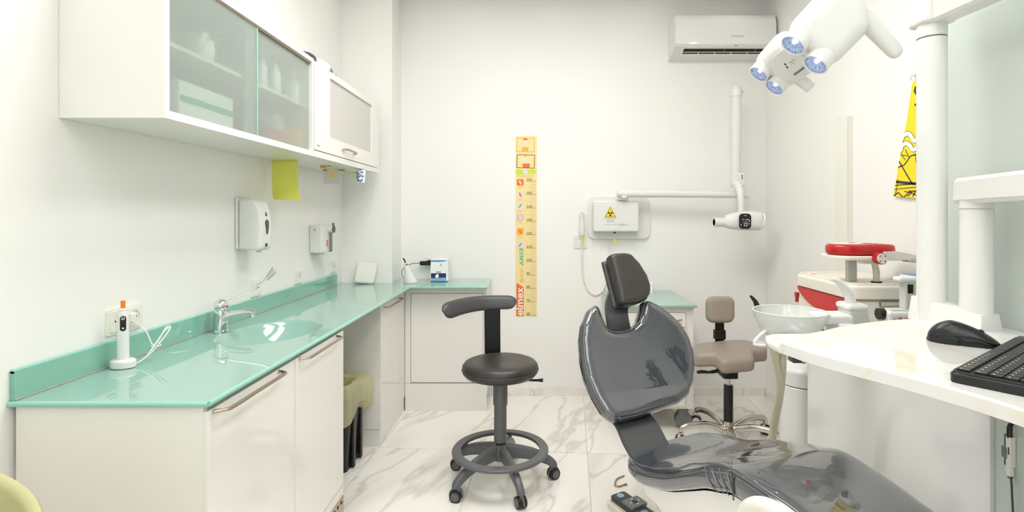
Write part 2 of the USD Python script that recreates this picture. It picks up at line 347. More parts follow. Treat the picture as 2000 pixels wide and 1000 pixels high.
# ================================================================== THE ROOM
def struct(name, mesh, mat, label=None, parent=None, smooth=False):
    return obj(name, mesh, mat, parent, smooth, label, None, None, 'structure' if parent is None else None)
T_ = .12
fl = thing('floor', 'polished white marble-look floor tiles with thin grey joints', None, kind='structure')
obj('screed', box(XL - T_, XR + T_, YF - T_, YB + T_, -.12, -.012), GROUT, fl, False)
obj('joint', box(XL, XR, YF, YB, -.012, -.0015), GROUT, fl, False)
room = sbox(XL, YF, XR, YB)
ang = math.radians(3.6); ux, uy = np.array([math.cos(ang), math.sin(-ang)]), np.array([math.sin(ang), math.cos(ang)])
j0 = np.array([.287, 3.043])                                   # a joint crossing seen in the photograph
g_ = .0016
for i in range(-5, 5):
    for j in range(-6, 3):
        c = [j0 + ux * (.602 * i + a) + uy * (1.2 * j + b) for a, b in ((g_, g_), (.602 - g_, g_), (.602 - g_, 1.2 - g_), (g_, 1.2 - g_))]
        p = Polygon(c).intersection(room)
        if p.is_empty or p.area < .002: continue
        obj('tile', prism(p, .012, (0, 0, -.012)), MARBLE, fl, False)
# walls
struct('wall_back', box(XL - T_, XR + T_, YB, YB + T_, -.1, CEIL + .1), WALL, 'white painted back wall behind the treatment chair')
wl = struct('wall_left', box(XL - T_, XL, YF, YB, -.1, CEIL + .1), WALL, 'white painted left wall above the green glass worktop')
struct('wall_pier', box(XL, -1.01, 3.76, YB, 0, CEIL), WALL, 'shallow white pier in the back left corner')
struct('wall_right', box(XR, XR + T_, YF - T_, YB, -.1, CEIL + .1), WALL, 'white painted right wall behind the equipment cart')
wx0, wx1, wz0, wz1 = -1.0, .9, .9, 2.4
struct('wall_front', cat(box(XL - T_, wx0, YF - T_, YF, -.1, CEIL + .1), box(wx1, XR, YF - T_, YF, -.1, CEIL + .1), box(wx0, wx1, YF - T_, YF, -.1, wz0), box(wx0, wx1, YF - T_, YF, wz1, CEIL + .1)), WALL, 'white wall with the unseen window, opposite the back wall')
w1 = thing('window_1', 'unseen white framed window in the wall opposite the back wall', None, ((wx0 + wx1) / 2, YF - .06, wz0), kind='structure')  # out of view, placed to give bluish daylight and bright reflections
for a in ((wx0, wx0 + .06, wz0, wz1), (wx1 - .06, wx1, wz0, wz1), ((wx0 + wx1) / 2 - .04, (wx0 + wx1) / 2 + .04, wz0, wz1)):
    obj('frame_upright', box(a[0], a[1], YF - .09, YF - .03, a[2], a[3]), WHITE, w1, False)
for z in (wz0, wz1 - .06): obj('frame_rail', box(wx0 + .06, wx1 - .06, YF - .09, YF - .03, z, z + .06), WHITE, w1, False)
for s in (0, 1):
    x0 = wx0 + .06 if s == 0 else (wx0 + wx1) / 2 + .04
    obj('pane', box(x0, x0 + (wx1 - wx0) / 2 - .1, YF - .064, YF - .058, wz0 + .06, wz1 - .06), CLEAR, w1, False)
struct('ceiling', box(XL - T_, XR + T_, YF - T_, YB + T_, CEIL, CEIL + T_), CEILM, 'flat white ceiling with recessed lights')
for i, (x, y) in enumerate(ADDED_PANELS):
    t = thing('ceiling_panel_light', 'added flat square-edged ceiling light panel out of view', 'ceiling light', (x, y, CEIL), 'added flat ceiling light panels')
    obj('frame', cat(box(x - .3, x - .285, y - .6, y + .6, CEIL - .018, CEIL), box(x + .285, x + .3, y - .6, y + .6, CEIL - .018, CEIL), box(x - .285, x + .285, y - .6, y - .585, CEIL - .018, CEIL), box(x - .285, x + .285, y + .585, y + .6, CEIL - .018, CEIL)), WHITE, t, False)
    obj('diffuser', box(x - .285, x + .285, y - .585, y + .585, CEIL - .012, CEIL - .006), GLOW, t, False)
for i, (x, y) in enumerate(SPOTS):
    t = thing('ceiling_spotlight', 'unseen small round recessed ceiling spotlight', 'ceiling light', (x, y, CEIL), 'unseen round recessed ceiling spotlights')
    obj('trim_ring', lathe([(.036, -.004), (.05, -.004), (.052, 0), (.036, 0), (.036, -.004)], (x, y, CEIL), 32), WHITE, t)
    obj('lamp', cyl((x, y, CEIL - .003), (x, y, CEIL - .0005), .036), GLOW, t)
# skirting of marble tiles
sk = thing('baseboard_back', 'low marble-tile skirting along the back wall', None, kind='structure')
for x0, x1 in ((-.33, -.05), (-.05, .55), (.55, 1.15), (1.15, XR - .012)):
    obj('tile', box(x0 + .001, x1 - .001, YB - .011, YB, 0, .066), MARBLEW, sk, False)
sk = thing('baseboard_right', 'low marble-tile skirting along the right wall', None, kind='structure')
for y0, y1 in ((1.6, 2.2), (2.2, 2.8), (2.8, 3.4), (3.4, YB)):
    obj('tile', box(XR - .011, XR, y0 + .001, y1 - .001, 0, .066), MARBLEW, sk, False)
t = thing('cable_trunking', 'flat white vertical cable trunking on the right wall above the cart', 'cable trunking', (XR, 2.96, 0))
obj('channel', box(XR - .03, XR, 2.905, 3.015, .07, 1.885), OFFW, t, False)
obj('cover', rbox(XR - .036, XR - .029, 2.903, 3.017, .07, 1.89, .003), OFFW, t)
# frosted glass partition
pt = thing('glass_partition', 'tall pale green frosted glass partition behind the white desk top', 'partition', (XG, 0, 0))
GY1 = 1.56
for y0, y1 in ((YF, -.75), (-.746, .40), (.404, GY1)):
    obj('pane', box(XG, XG + .01, y0 + .001, y1 - .001, .02, CEIL - .03), PARTG, pt, False)
obj('floor_channel', box(XG - .008, XG + .018, YF, GY1, 0, .03), LGREY, pt, False)
obj('ceiling_channel', box(XG - .008, XG + .018, YF, GY1, CEIL - .035, CEIL), LGREY, pt, False)

# ================================================================== GREEN GLASS WORKTOP AND BASE CABINETS
ZT, TH = .873, .016
WX, WY0 = -.846, 1.385
top_poly = Polygon([(XL + .002, WY0), (WX, WY0), (WX, 3.585), (-.328, 3.585), (-.345, YB - .002), (-1.008, YB - .002), (-1.008, 3.758), (XL + .002, 3.758)])
th = np.linspace(0, 2 * np.pi, 72, endpoint=False)
SC = np.array([-1.088, 2.215]); SA = np.array([.175, .245]); rot = math.radians(-8)
def sink_ring(k):
    p = np.stack([SA[0] * k * np.sign(np.cos(th)) * np.abs(np.cos(th)) ** .95, SA[1] * k * np.sign(np.sin(th)) * np.abs(np.sin(th)) ** 1.0], 1)
    return p @ np.array([[math.cos(rot), math.sin(rot)], [-math.sin(rot), math.cos(rot)]]) + SC
wt = thing('glass_worktop', 'long L-shaped green back-painted glass worktop with moulded sink', 'worktop', (XL, WY0, ZT - TH))
obj('slab', prism(top_poly.difference(Polygon(sink_ring(1.0))), TH - .001, (0, 0, ZT - TH)), TEALG, wt, False)
edge = []
ep = [(XL + .002, WY0), (WX, WY0), (WX, 3.585), (-.328, 3.585), (-.345, YB - .002)]
obj('polished_edge', bar([(x, y, ZT - TH / 2) for x, y in ep], .003, TH, k=1, bev=.3) if False else cat(*[cyl((*a, ZT - TH / 2), (*b, ZT - TH / 2), TH / 2 - .0003, 12) for a, b in zip(ep[:-1], ep[1:])]), TEALE, wt)
prof = [(1.0, 0), (.975, -.0015), (.95, -.006), (.91, -.018), (.84, -.04), (.72, -.07), (.55, -.095), (.34, -.11), (.16, -.116), (.1, -.118)]
obj('sink_bowl', loft([np.column_stack([sink_ring(k), np.full(72, ZT - .001 + z)]) for k, z in prof] + [np.column_stack([sink_ring(.002), np.full(72, ZT - .12)])], cap=False), TEALG, wt, True)
obj('drain', lathe([(0, .004), (.016, .004), (.02, .002), (.021, 0), (0, 0)], (*SC, ZT - .117), 24), CHROME, wt)
bs = thing('glass_splashback', 'low green glass splashback along the left wall behind the worktop', 'splashback', (XL, WY0, ZT))
obj('pane', box(XL + .001, XL + .013, WY0 + .002, 3.63, ZT, .948), TEALD, bs, False)
obj('top_edge', cyl((XL + .007, WY0 + .002, .948), (XL + .007, 3.63, .948), .006, 10), TEALE, bs)
obj('bead', cyl((XL + .014, WY0 + .002, ZT + .001), (XL + .014, 3.63, ZT + .001), .0025, 8), GREYINK, bs)

def bow_handle(parent, x, y0, y1, z, r=.0055, out=.032, mat=STEEL, axis='y'):
    d = [(x, y0, z), (x + out * .75, y0 + .012, z), (x + out, y0 + .035, z), (x + out, (y0 + y1) / 2, z), (x + out, y1 - .035, z), (x + out * .75, y1 - .012, z), (x, y1, z)]
    if axis == 'x': d = [(b, a, c) for a, b, c in d]
    return obj('handle', tube(d, r, 10, 6), mat, parent, label='curved steel bow handle')
ZB = ZT - TH - .002
DX = -.851
c1 = thing('base_cabinet', 'white glossy two-door base cabinet under the sink end of the worktop', 'cabinet', (XL, 1.4, 0))
obj('end_panel', box(XL + .012, DX - .012, 1.392, 1.41, 0, ZB), CARC, c1, False)
obj('body', box(XL + .002, DX - .022, 1.41, 2.352, .1, ZB - .16), CARC, c1, False)
obj('top_rail', box(DX - .06, DX - .024, 1.41, 2.352, ZB - .06, ZB), CARC, c1, False)
obj('side_panel', cat(box(XL + .002, DX - .022, 2.352, 2.37, 0, .745), box(DX - .075, DX - .022, 2.352, 2.37, .745, ZB)), CARC, c1, False)
obj('plinth', box(DX - .018, DX - .001, 1.41, 2.37, 0, .160), CARC, c1, False)
for (y0, y1, h0, h1) in ((1.393, 1.893, 1.415, 1.775), (1.898, 2.37, 1.93, 2.285)):
    d = obj('door', rbox(DX - .02, DX, y0, y1, .164, ZB - .012, .0025), LACQ, c1)
    bow_handle(d, DX, h0, h1, .835)
pl = thing('plinth_vent', 'small brushed metal vent plate low on the sink cabinet plinth', 'vent', (DX, 2.27, 0))
obj('plate', rbox(DX - .001, DX + .003, 2.19, 2.365, .012, .12, .002), STEEL, pl)
for k in range(4): obj('slot', box(DX + .0025, DX + .0034, 2.205 + .04 * k, 2.225 + .04 * k, .095, .108), DARK, pl, False)

CXF = -.907
c2 = thing('base_cabinet', 'narrow white base cabinet with a steel handle in the worktop corner', 'cabinet', (XL, 3.15, 0))
obj('side_panel', box(XL + .002, CXF, 3.125, 3.143, .105, ZB), CARC, c2, False)
obj('side_plinth', box(XL + .002, CXF - .003, 3.13, 3.148, 0, .104), CARC, c2, False)
obj('body', box(XL + .002, CXF - .022, 3.143, 3.74, .1, ZB), CARC, c2, False)
obj('door', rbox(CXF - .02, CXF, 3.146, 3.62, .125, ZB - .012, .0025), LACQ, c2)
bow_handle(c2 + '/door', CXF, 3.19, 3.55, .80)
obj('filler', box(CXF - .02, CXF, 3.623, 3.70, .1, ZB), CARC, c2, False)
obj('plinth', box(CXF - .022, CXF - .004, 3.148, 3.70, 0, .123), CARC, c2, False)
c3 = thing('base_cabinet', 'white single-door base cabinet against the back wall beside the stool', 'cabinet', (-.62, 3.7, 0))
obj('body', box(-.9, -.348, 3.72, YB - .002, .1, ZB), CARC, c3, False)
FY = 3.70
obj('top_rail', box(-.905, -.345, FY, 3.72, ZB - .045, ZB), CARC, c3, False)
obj('stile', box(-.905, -.868, FY, 3.72, .19, ZB - .045), CARC, c3, False); obj('stile', box(-.366, -.345, FY, 3.72, .19, ZB - .045), CARC, c3, False)
obj('door', rbox(-.866, -.368, FY + .001, 3.719, .195, ZB - .048, .003), LACQ, c3)
obj('plinth', box(-.905, -.345, FY, 3.72, .0, .188), CARC, c3, False)

# ------------------------------------------------------------------ wall cabinets
UX = -1.058; UZ0, UZ1 = 1.629, 2.092
def cyl_item(name, x, y, z, r, h, mat, label, group=None):
    t = thing(name, label, 'bottle', (x, y, z), group)
    obj('body', lathe([(0, 0), (r * .95, 0), (r, .004), (r, h * .72), (r * .5, h * .82), (r * .45, h * .86), (0, h * .86)], (x, y, z), 20), mat, t)
    obj('cap', cyl((x, y, z + h * .86), (x, y, z + h), r * .5, 16), WHITE, t)
u1 = thing('wall_cabinet', 'long white wall cabinet with two sliding frosted glass doors', 'cabinet', (XL, 1.53, UZ0))
y0, y1 = 1.53, 2.553
obj('end_panel', box(XL + .001, UX, y0, y0 + .02, UZ0 + .02, UZ1), CARC, u1, False, 'white end panel'); obj('end_panel', box(XL + .001, UX, y1 - .02, y1, UZ0 + .02, UZ1), CARC, u1, False)
obj('bottom_board', box(XL + .001, UX, y0, y1, UZ0, UZ0 + .02), CARC, u1, False)
obj('top_board', box(XL + .001, UX, y0 + .02, y1 - .02, UZ1 - .02, UZ1), CARC, u1, False)
obj('back_panel', box(XL + .001, XL + .008, y0 + .02, y1 - .02, UZ0 + .02, UZ1 - .02), CARC, u1, False)
obj('shelf', box(XL + .008, UX - .03, y0 + .02, y1 - .02, 1.855, 1.869), CARC, u1, False)
obj('top_track', box(UX - .022, UX - .004, y0 + .02, y1 - .02, UZ1 - .028, UZ1 - .02), STEEL, u1, False)
obj('bottom_track', box(UX - .022, UX - .004, y0 + .02, y1 - .02, UZ0 + .02, UZ0 + .025), WHITE, u1, False)
d = obj('sliding_door', box(UX - .011, UX - .006, y0 + .022, 2.05, UZ0 + .026, UZ1 - .029), FROST, u1, False)
obj('edge_strip', box(UX - .012, UX - .005, 2.044, 2.052, UZ0 + .026, UZ1 - .029), TEALE, d, False)
d = obj('sliding_door', box(UX - .020, UX - .015, 1.98, y1 - .022, UZ0 + .026, UZ1 - .029), FROST, u1, False)
obj('edge_strip', box(UX - .021, UX - .014, 1.976, 1.982, UZ0 + .026, UZ1 - .029), TEALE, d, False)
t = thing('storage_box', 'white box with a teal stripe behind the near frosted door', 'box', (-1.13, 1.77, UZ0 + .02))
obj('carton', rbox(-1.26, -1.082, 1.625, 1.915, UZ0 + .021, UZ0 + .135, .004), PAPER, t); obj('stripe', box(-1.083, -1.0805, 1.63, 1.91, UZ0 + .07, UZ0 + .09), GREEN, t, False)
t = thing('storage_box', 'red box behind the far frosted door', 'box', (-1.15, 2.3, UZ0 + .02))
obj('carton', rbox(-1.24, -1.09, 2.2, 2.33, UZ0 + .021, UZ0 + .075, .003), RED, t); obj('lid', rbox(-1.242, -1.088, 2.198, 2.332, UZ0 + .068, UZ0 + .082, .003), REDF, t)
cyl_item('bottle', -1.12, 1.80, 1.869, .035, .09, PAPER, 'white bottle on the shelf behind the near frosted door')
cyl_item('bottle', -1.11, 2.17, 1.869, .02, .11, PAPER, 'slim white bottle on the shelf just past where the frosted doors overlap')
cyl_item('bottle', -1.11, 2.28, 1.869, .022, .12, PAPER, 'middle white bottle on the shelf behind the far frosted door')
cyl_item('bottle', -1.11, 2.46, 1.869, .02, .10, PAPER, 'white bottle at the far end of the frosted cabinet shelf')
t = thing('storage_box', 'small amber box under the shelf at the far end of the frosted cabinet', 'box', (-1.11, 2.46, UZ0 + .02))
obj('carton', rbox(-1.18, -1.09, 2.43, 2.5, UZ0 + .021, UZ0 + .12, .003), AMBERP, t)
t = thing('storage_box', 'pale grey box standing between the red and amber boxes', 'box', (-1.2, 2.38, UZ0 + .02))
obj('carton', rbox(-1.25, -1.14, 2.34, 2.42, UZ0 + .021, UZ0 + .16, .003), LGREY, t)

u2 = thing('wall_cabinet', 'white wall cabinet with flap door and framed frosted pane', 'cabinet', (XL, 2.56, UZ0))
y0, y1 = 2.557, 3.61
obj('body', box(XL + .001, UX - .022, y0, y1, UZ0, UZ0 + .018), CARC, u2, False)
for q in ((y0, y0 + .018), (y1 - .018, y1)): obj('end_panel', box(XL + .001, UX - .022, q[0], q[1], UZ0 + .018, UZ1 - .005), CARC, u2, False)
obj('top_board', box(XL + .001, UX - .022, y0 + .018, y1 - .018, UZ1 - .023, UZ1 - .005), CARC, u2, False)
obj('back_panel', box(XL + .001, XL + .008, y0 + .018, y1 - .018, UZ0 + .018, UZ1 - .023), CARC, u2, False)
obj('bottom_rail', box(UX - .022, UX, y0, y1, UZ0, UZ0 + .03), CARC, u2, False)
fz0, fz1 = UZ0 + .034, UZ1 - .006
hole = rrect(.70, .305, .012, (y0 + y1) / 2 + .02, (fz0 + fz1) / 2 + .025)
fr = obj('flap_door', prism(sbox(y0 + .004, fz0, y1 - .004, fz1).difference(hole), .021, (UX - .021, 0, 0), (0, 1, 0), (0, 0, 1)), LACQ, u2, False)
hc = hole.bounds
obj('pane', box(UX - .014, UX - .009, hc[0] - .004, hc[2] + .004, hc[1] - .004, hc[3] + .004), FROST2, fr, False)
obj('handle', tube([(UX, 2.93, 1.705), (UX + .022, 2.945, 1.708), (UX + .028, 3.02, 1.706), (UX + .022, 3.095, 1.704), (UX, 3.11, 1.701)], .006, 10), STEEL, fr)
obj('maker_mark', text('suap', .012, (UX + .0002, y0 + .03, fz0 + .02), (0, 1, 0), (0, 0, 1), .0004), GREYINK, fr, False)
t = thing('storage_box', 'pale blue box behind the framed frosted pane', 'box', (-1.2, 2.9, UZ0 + .018))
obj('carton', rbox(-1.25, -1.1, 2.8, 2.97, UZ0 + .0185, UZ0 + .1, .003), LBLUE, t)
t = thing('storage_box', 'pink box at the far end behind the framed pane', 'box', (-1.2, 3.4, UZ0 + .018))
obj('carton', rbox(-1.27, -1.12, 3.3, 3.5, UZ0 + .0185, UZ0 + .3, .003), PINKP, t)

# black and white folded bags on top of the flap cabinet
rng = np.random.default_rng(4)
def crumple(cx, cy, z, sx, sy, sz, seed):
    s = trimesh.creation.icosphere(3); v = s.vertices.copy()
    k = 1 + .35 * (meshkit.fbm(v * 1.6 + seed, 3, seed) - .5)
    v = v * k[:, None] * (sx, sy, sz); v[:, 2] = np.maximum(v[:, 2], -sz * .55) + sz * .55
    return trimesh.Trimesh(v + (cx, cy, z), s.faces, process=False)
t = thing('folded_bag', 'crumpled white and black bag lying on top of the flap cabinet', 'bag', (-1.13, 2.72, UZ1 - .005))
obj('white_cloth', crumple(-1.15, 2.76, UZ1 - .004, .085, .17, .036, 3), PAPER, t, True)
obj('dark_patch', crumple(-1.135, 2.645, UZ1 - .002, .05, .075, .038, 5), DGREY, t, True)
obj('dark_patch', crumple(-1.085, 2.80, UZ1 - .003, .016, .045, .022, 8), BLACK, t, True)
obj('dark_patch', crumple(-1.09, 2.915, UZ1 - .003, .008, .016, .014, 9), BLACK, t, True)

# ------------------------------------------------------------------ things hanging under the wall cabinets
pA, pB = at(531, 313, 2.73), at(581, 313, 2.73)
zt = UZ0 - .001
N = 26; tt = np.linspace(0, 1, N)
rings = []
for s in tt:
    c_ = max(0, s - .62) / .38
    zl_ = zt - .004 - .225 * s + .028 * c_ ** 2.2
    yl, yr = 2.73 - .075 * c_ ** 1.6, 2.73 - .05 * c_ ** 1.6 + .01 * s
    xl, xr = pA[0] + .004 * s + .045 * c_ ** 1.8, pB[0] + .004 * s + .035 * c_ ** 1.5
    rings.append([(xl, yl, zl_), (xr, yr, zl_ - .004 * s), (xr, yr + .0015, zl_ - .004 * s), (xl, yl + .0015, zl_)])
t = thing('hanging_sheet', 'translucent yellow-green sheet hanging under the wall cabinet and curling at its foot', 'sheet', (pA[0], 2.73, zt))
obj('sheet', loft(rings), SHEET, t, 40)
obj('top_strip', box(pA[0], pB[0], 2.728, 2.736, zt - .008, zt), SHEET, t, False)
t = thing('glove_holder', 'clear white holder with a faded yellow flower sticker under the flap cabinet', 'holder', (-1.26, 3.16, zt))
q0, q1 = at(632, 330, 3.18), at(664, 330, 3.18)
obj('pocket', rbox(q0[0], q1[0], 3.175, 3.19, 1.535, zt, .004), FILM, t)
fl_ = shapely.union_all([Point(.018 * math.cos(a), .018 * math.sin(a)).buffer(.014) for a in np.arange(5) * 2 * math.pi / 5])
obj('flower_sticker', prism(fl_, .0008, (q0[0] + .055, 3.1742, 1.592), (1, 0, 0), (0, 0, 1)), CHARTY, t, False)
obj('top_edge', box(q0[0], q0[0] + .02, 3.17, 3.175, 1.612, 1.616), INK, t, False); obj('top_edge', box(q1[0] - .004, q1[0] + .018, 3.17, 3.176, 1.612, 1.616), INK, t, False)
t = thing('orange_clip', 'small orange clip under the flap cabinet beside the white holder', 'clip', (-1.29, 3.05, zt))
p = at(631, 325, 3.05)
obj('jaw', rbox(p[0] - .014, p[0] + .014, 3.04, 3.06, zt - .014, zt, .004), AMBERP, t); obj('lever', tube([p + (.014, 0, 0.006), p + (.03, -.004, .004), p + (.046, 0, .003)], .003, 8), INK, t)
t = thing('green_strap', 'thin lime green strap under the flap cabinet leading to the patterned pot', 'strap', (-1.2, 3.3, zt))
a, b = at(668, 334, 3.3), at(701, 337, 3.3)
obj('band', bar([a + (0, 0, .0), (a + b) / 2 + (0, 0, -.006), b], .014, .006, k=6), LIME, t)
obj('tab', box(a[0], a[0] + .02, 3.292, 3.308, a[2], zt), LIME, t, False)
po = at(705, 357, 3.3)
t = thing('patterned_pot', 'tiny blue patterned pot hanging under the far end of the wall cabinet', 'pot', (po[0], 3.3, po[2]))
zt2 = zt - .004; hh = zt2 - po[2]
obj('pot', lathe([(0, 0), (.021, 0), (.022, .002), (.029, hh), (.026, hh), (.02, .006), (0, .006)], po, 28), PAPER, t)
obj('rim_hook', cat(cyl((po[0], 3.3, po[2] + hh * .9), (po[0], 3.3, zt), .003, 8), cyl((po[0] - .028, 3.3, po[2] + hh * .93), (po[0] + .028, 3.3, po[2] + hh * .93), .002, 8)), STEEL, t)
def on_pot(shape, u, h, mat, name):
    r = .0222 + .007 * h / hh; a = -math.pi / 2 + u / r
    c = np.array([po[0] + r * math.cos(a), 3.3 + r * math.sin(a), po[2] + h]); nx = np.array([-math.sin(a), math.cos(a), 0])
    obj(name, prism(shape, .0012, c + np.array([math.cos(a), math.sin(a), 0]) * .0004, nx, (0, 0, 1)), mat, t, False)
dia = Polygon([(0, .013), (.013, 0), (0, -.013), (-.013, 0)])
on_pot(dia.difference(dia.buffer(-.003)), -.002, hh * .55, INK, 'diamond'); on_pot(Point(0, 0).buffer(.007), -.009, hh * .2, RED, 'red_dot')
for u, h in ((.012, .2), (-.017, .75), (.015, .8), (.018, .5), (-.018, .42), (.003, .1)): on_pot(Point(0, 0).buffer(.0075, quad_segs=2), u, hh * h, BLUE, 'blue_motif')

# ------------------------------------------------------------------ dispensers and sockets on the left wall
def wallbox_poly(): pass
t = thing('soap_dispenser', 'tall white soap dispenser with a dark drop window on the left wall', 'soap dispenser', (XL, 2.47, 1.19))
obj('back_plate', rbox(XL, XL + .014, 2.42, 2.535, 1.195, 1.43, .012), WHITE, t)
prof = Polygon([(.012, 1.195), (.10, 1.187), (.112, 1.2), (.118, 1.29), (.112, 1.36), (.098, 1.405), (.075, 1.42), (.012, 1.425)])
hs = []
for y, k in ((2.422, .012), (2.43, .003), (2.44, 0), (2.515, 0), (2.525, .003), (2.533, .012)):
    e = poly_ring(prof.buffer(-k), 60); hs.append(np.column_stack([XL + e[:, 0], np.full(60, y), e[:, 1]]))
bd = obj('cover', loft(hs), WHITE, t, 40)
ym = 2.4775
drop = Polygon([(0, -.036), (.008, -.012), (.0125, .008), (.011, .02), (0, .027), (-.011, .02), (-.0125, .008), (-.008, -.012)]).buffer(.002)
obj('drop_window', prism(drop, .004, (XL + .1165, ym, 1.30), (0, 1, 0), (-.03, 0, 1)), DGREY, bd, False)
obj('droplet_mark', prism(Polygon([(0, .011), (.006, -.004), (0, -.008), (-.006, -.004)]), .003, (XL + .1125, ym, 1.353), (0, 1, 0), (-.12, 0, 1)), BLUEINK, bd, False)
obj('round_mark', prism(Point(0, 0).buffer(.008).difference(Point(0, 0).buffer(.003)), .003, (XL + .1135, ym, 1.213), (0, 1, 0), (.1, 0, 1)), BLUEINK, bd, False)
obj('nozzle', cyl((XL + .08, ym, 1.178), (XL + .08, ym, 1.195), .01, 16), WHITE, t)
t = thing('soap_dispenser', 'small white lever dispenser with an orange mark on the far left wall', 'soap dispenser', (XL, 3.3, 1.11))
obj('body', rbox(XL, XL + .075, 3.215, 3.36, 1.12, 1.288, .008), WHITE, t)
obj('tray', rbox(XL, XL + .10, 3.27, 3.37, 1.108, 1.122, .004), WHITE, t)
obj('knob', cyl((XL + .06, 3.33, 1.262), (XL + .098, 3.33, 1.262), .022, 20), WHITE, t)
obj('knob_ring', cyl((XL + .097, 3.33, 1.262), (XL + .102, 3.33, 1.262), .0245, 20), CHARTY, t)
obj('knob_face', cyl((XL + .101, 3.33, 1.262), (XL + .106, 3.33, 1.262), .0235, 20), DGREY, t)
obj('lever', box(XL + .082, XL + .09, 3.325, 3.345, 1.122, 1.245), MGREY, t, False)
obj('pin', cyl((XL + .1, 3.33, 1.285), (XL + .1, 3.33, 1.30), .008), MGREY, t)
obj('orange_mark', box(XL + .0745, XL + .077, 3.29, 3.305, 1.155, 1.195), ORANGEP, t, False)
obj('red_cross', cat(box(XL + .028, XL + .038, 3.2143, 3.216, 1.258, 1.261), box(XL + .0315, XL + .0345, 3.2143, 3.216, 1.2545, 1.2645)), RED, t, False)

def socket(loc, label, group=None, nrm='x', double=False):
    x, y, z = loc; t = thing('wall_socket', label, 'socket', loc, group)
    w = .15 if double else .082
    if nrm == 'x': o, a, b = (x, y, z), (0, 1, 0), (0, 0, 1)
    else: o, a, b = (x, y, z), (1, 0, 0), (0, 0, 1)
    def pl(poly, h, dz=0): return prism(poly, h, np.array(o) + np.cross(a, b) * dz, a, b)
    obj('plate', pl(rrect(w, .082, .004), .008), OFFW, t, 30)
    for k in ((-.036, .036) if double else (0,)):
        obj('frame', pl(rrect(.06 if double else .066, .066, .003, k).difference(Point(k, 0).buffer(.022)), .0035, .008), OFFW, t, 30)
        obj('well', pl(Point(k, 0).buffer(.0215), .001, .008), CREAM, t, 30)
        for s in (-1, 1): obj('hole', pl(Point(k + s * .0095, 0).buffer(.0028), .0006, .009), DARK, t, 30)
    return t
s1 = socket((XL, 2.60, .998), 'white wall socket above the splashback behind the tap lever', None)
for y, z, l in ((3.06, 1.0, 'middle white wall socket just above the splashback'), (3.58, 1.005, 'white wall socket above the far end of the splashback')):
    copy_of(s1, (XL, y, z), l)
socket((XL, 1.77, 1.01), 'white double socket plate behind the electric toothbrush', None, 'x', True)

# ------------------------------------------------------------------ tap
fb = np.array([-1.292, 2.2, ZT])
t = thing('sink_tap', 'chrome single-lever tap with a long lever beside the moulded sink', 'tap', fb)
obj('base_ring', lathe([(0, 0), (.031, 0), (.031, .006), (.028, .009), (0, .009)], fb, 36), CHROME, t)
obj('body', lathe([(0, .008), (.027, .008), (.0265, .05), (.024, .085), (.022, .092), (0, .093)], fb, 36), CHROME, t)
sp = [fb + (.005, 0, .052), fb + (.03, .004, .066), fb + (.07, .01, .075), fb + (.105, .014, .079), fb + (.128, .017, .076)]
obj('spout', tube(sp, .015, 18, 6, radii=[.022, .019, .015, .012, .011], flat=.85), CHROME, t)
obj('aerator', cyl(fb + (.117, .016, .074), fb + (.121, .016, .056), .0105, 18), CHROME, t)
hd = trimesh.creation.icosphere(3, .0275); hd.apply_scale((1, 1, .95)); hd.apply_translation(fb + (0, 0, .108))
obj('head', hd, CHROME, t, True)
obj('collar', cyl(fb + (0, 0, .088), fb + (0, 0, .094), .0265, 30), CHROME, t)
obj('hot_mark', cyl(fb + (.026, -.003, .104), fb + (.0285, -.003, .104), .004, 12), RED, t)
lv = [fb + (.012, .01, .112), fb + (.04, .06, .135), fb + (.075, .13, .165), fb + (.095, .175, .188), fb + (.105, .2, .212)]
obj('lever', tube(lv, .006, 12, 8, radii=[.008, .0055, .006, .008, .012], flat=.6), CHROME, t, True)
obj('lever_paddle', balls((fb + (.098, .18, .195), .009), (fb + (.108, .212, .222), .014), (fb + (.11, .215, .232), .011)), CHROME, t, True)

# ------------------------------------------------------------------ electric toothbrush with charger and coiled cable
tb = np.array([-1.300, 1.69, ZT])
t = thing('electric_toothbrush', 'white electric toothbrush with orange tip standing on its white charger', 'toothbrush', tb)
ov = shapely.affinity.scale(Point(0, 0).buffer(.037, quad_segs=16), 1.0, .78)
obj('charging_base', place(pad(ov, .027, .009, 64), tb, (1, 0, 0), (0, 1, 0)), WHITE, t)
hz = .022
hndl = [(0, 0), (.0155, 0), (.0165, .01), (.0158, .08), (.0150, .13), (.0142, .15), (.011, .156), (.0125, .158), (.0125, .1605), (.006, .164), (0, .164)]
obj('handle', lathe(hndl, tb + (0, 0, hz), 32), WHITE, t, 40)
nn = unit((-tb[0], -tb[1], 0)); rt = np.array([nn[1] * -1, nn[0], 0.0]); rt = np.cross((0, 0, 1), nn)
dp = obj('display', prism(rrect(.0155, .047, .0075), .004, tb + (0, 0, hz + .118) + nn * .0126, rt, (0, 0, 1)), BLACK, t, 30)
obj('power_ring', prism(Point(0, .0155).buffer(.0042).difference(Point(0, .0155).buffer(.0026)), .0006, tb + (0, 0, hz + .118) + nn * .0166, rt, (0, 0, 1)), PAPER, dp, False)
obj('mode_dot', prism(Point(0, -.0145).buffer(.0025), .0006, tb + (0, 0, hz + .118) + nn * .0166, rt, (0, 0, 1)), PAPER, dp, False)
obj('orange_tip', rbox(tb[0] - .0055, tb[0] + .0055, tb[1] - .004, tb[1] + .004, ZT + hz + .162, ZT + hz + .188, .001), ORANGE, t)
loopc = tb + (.07, .1, .06)
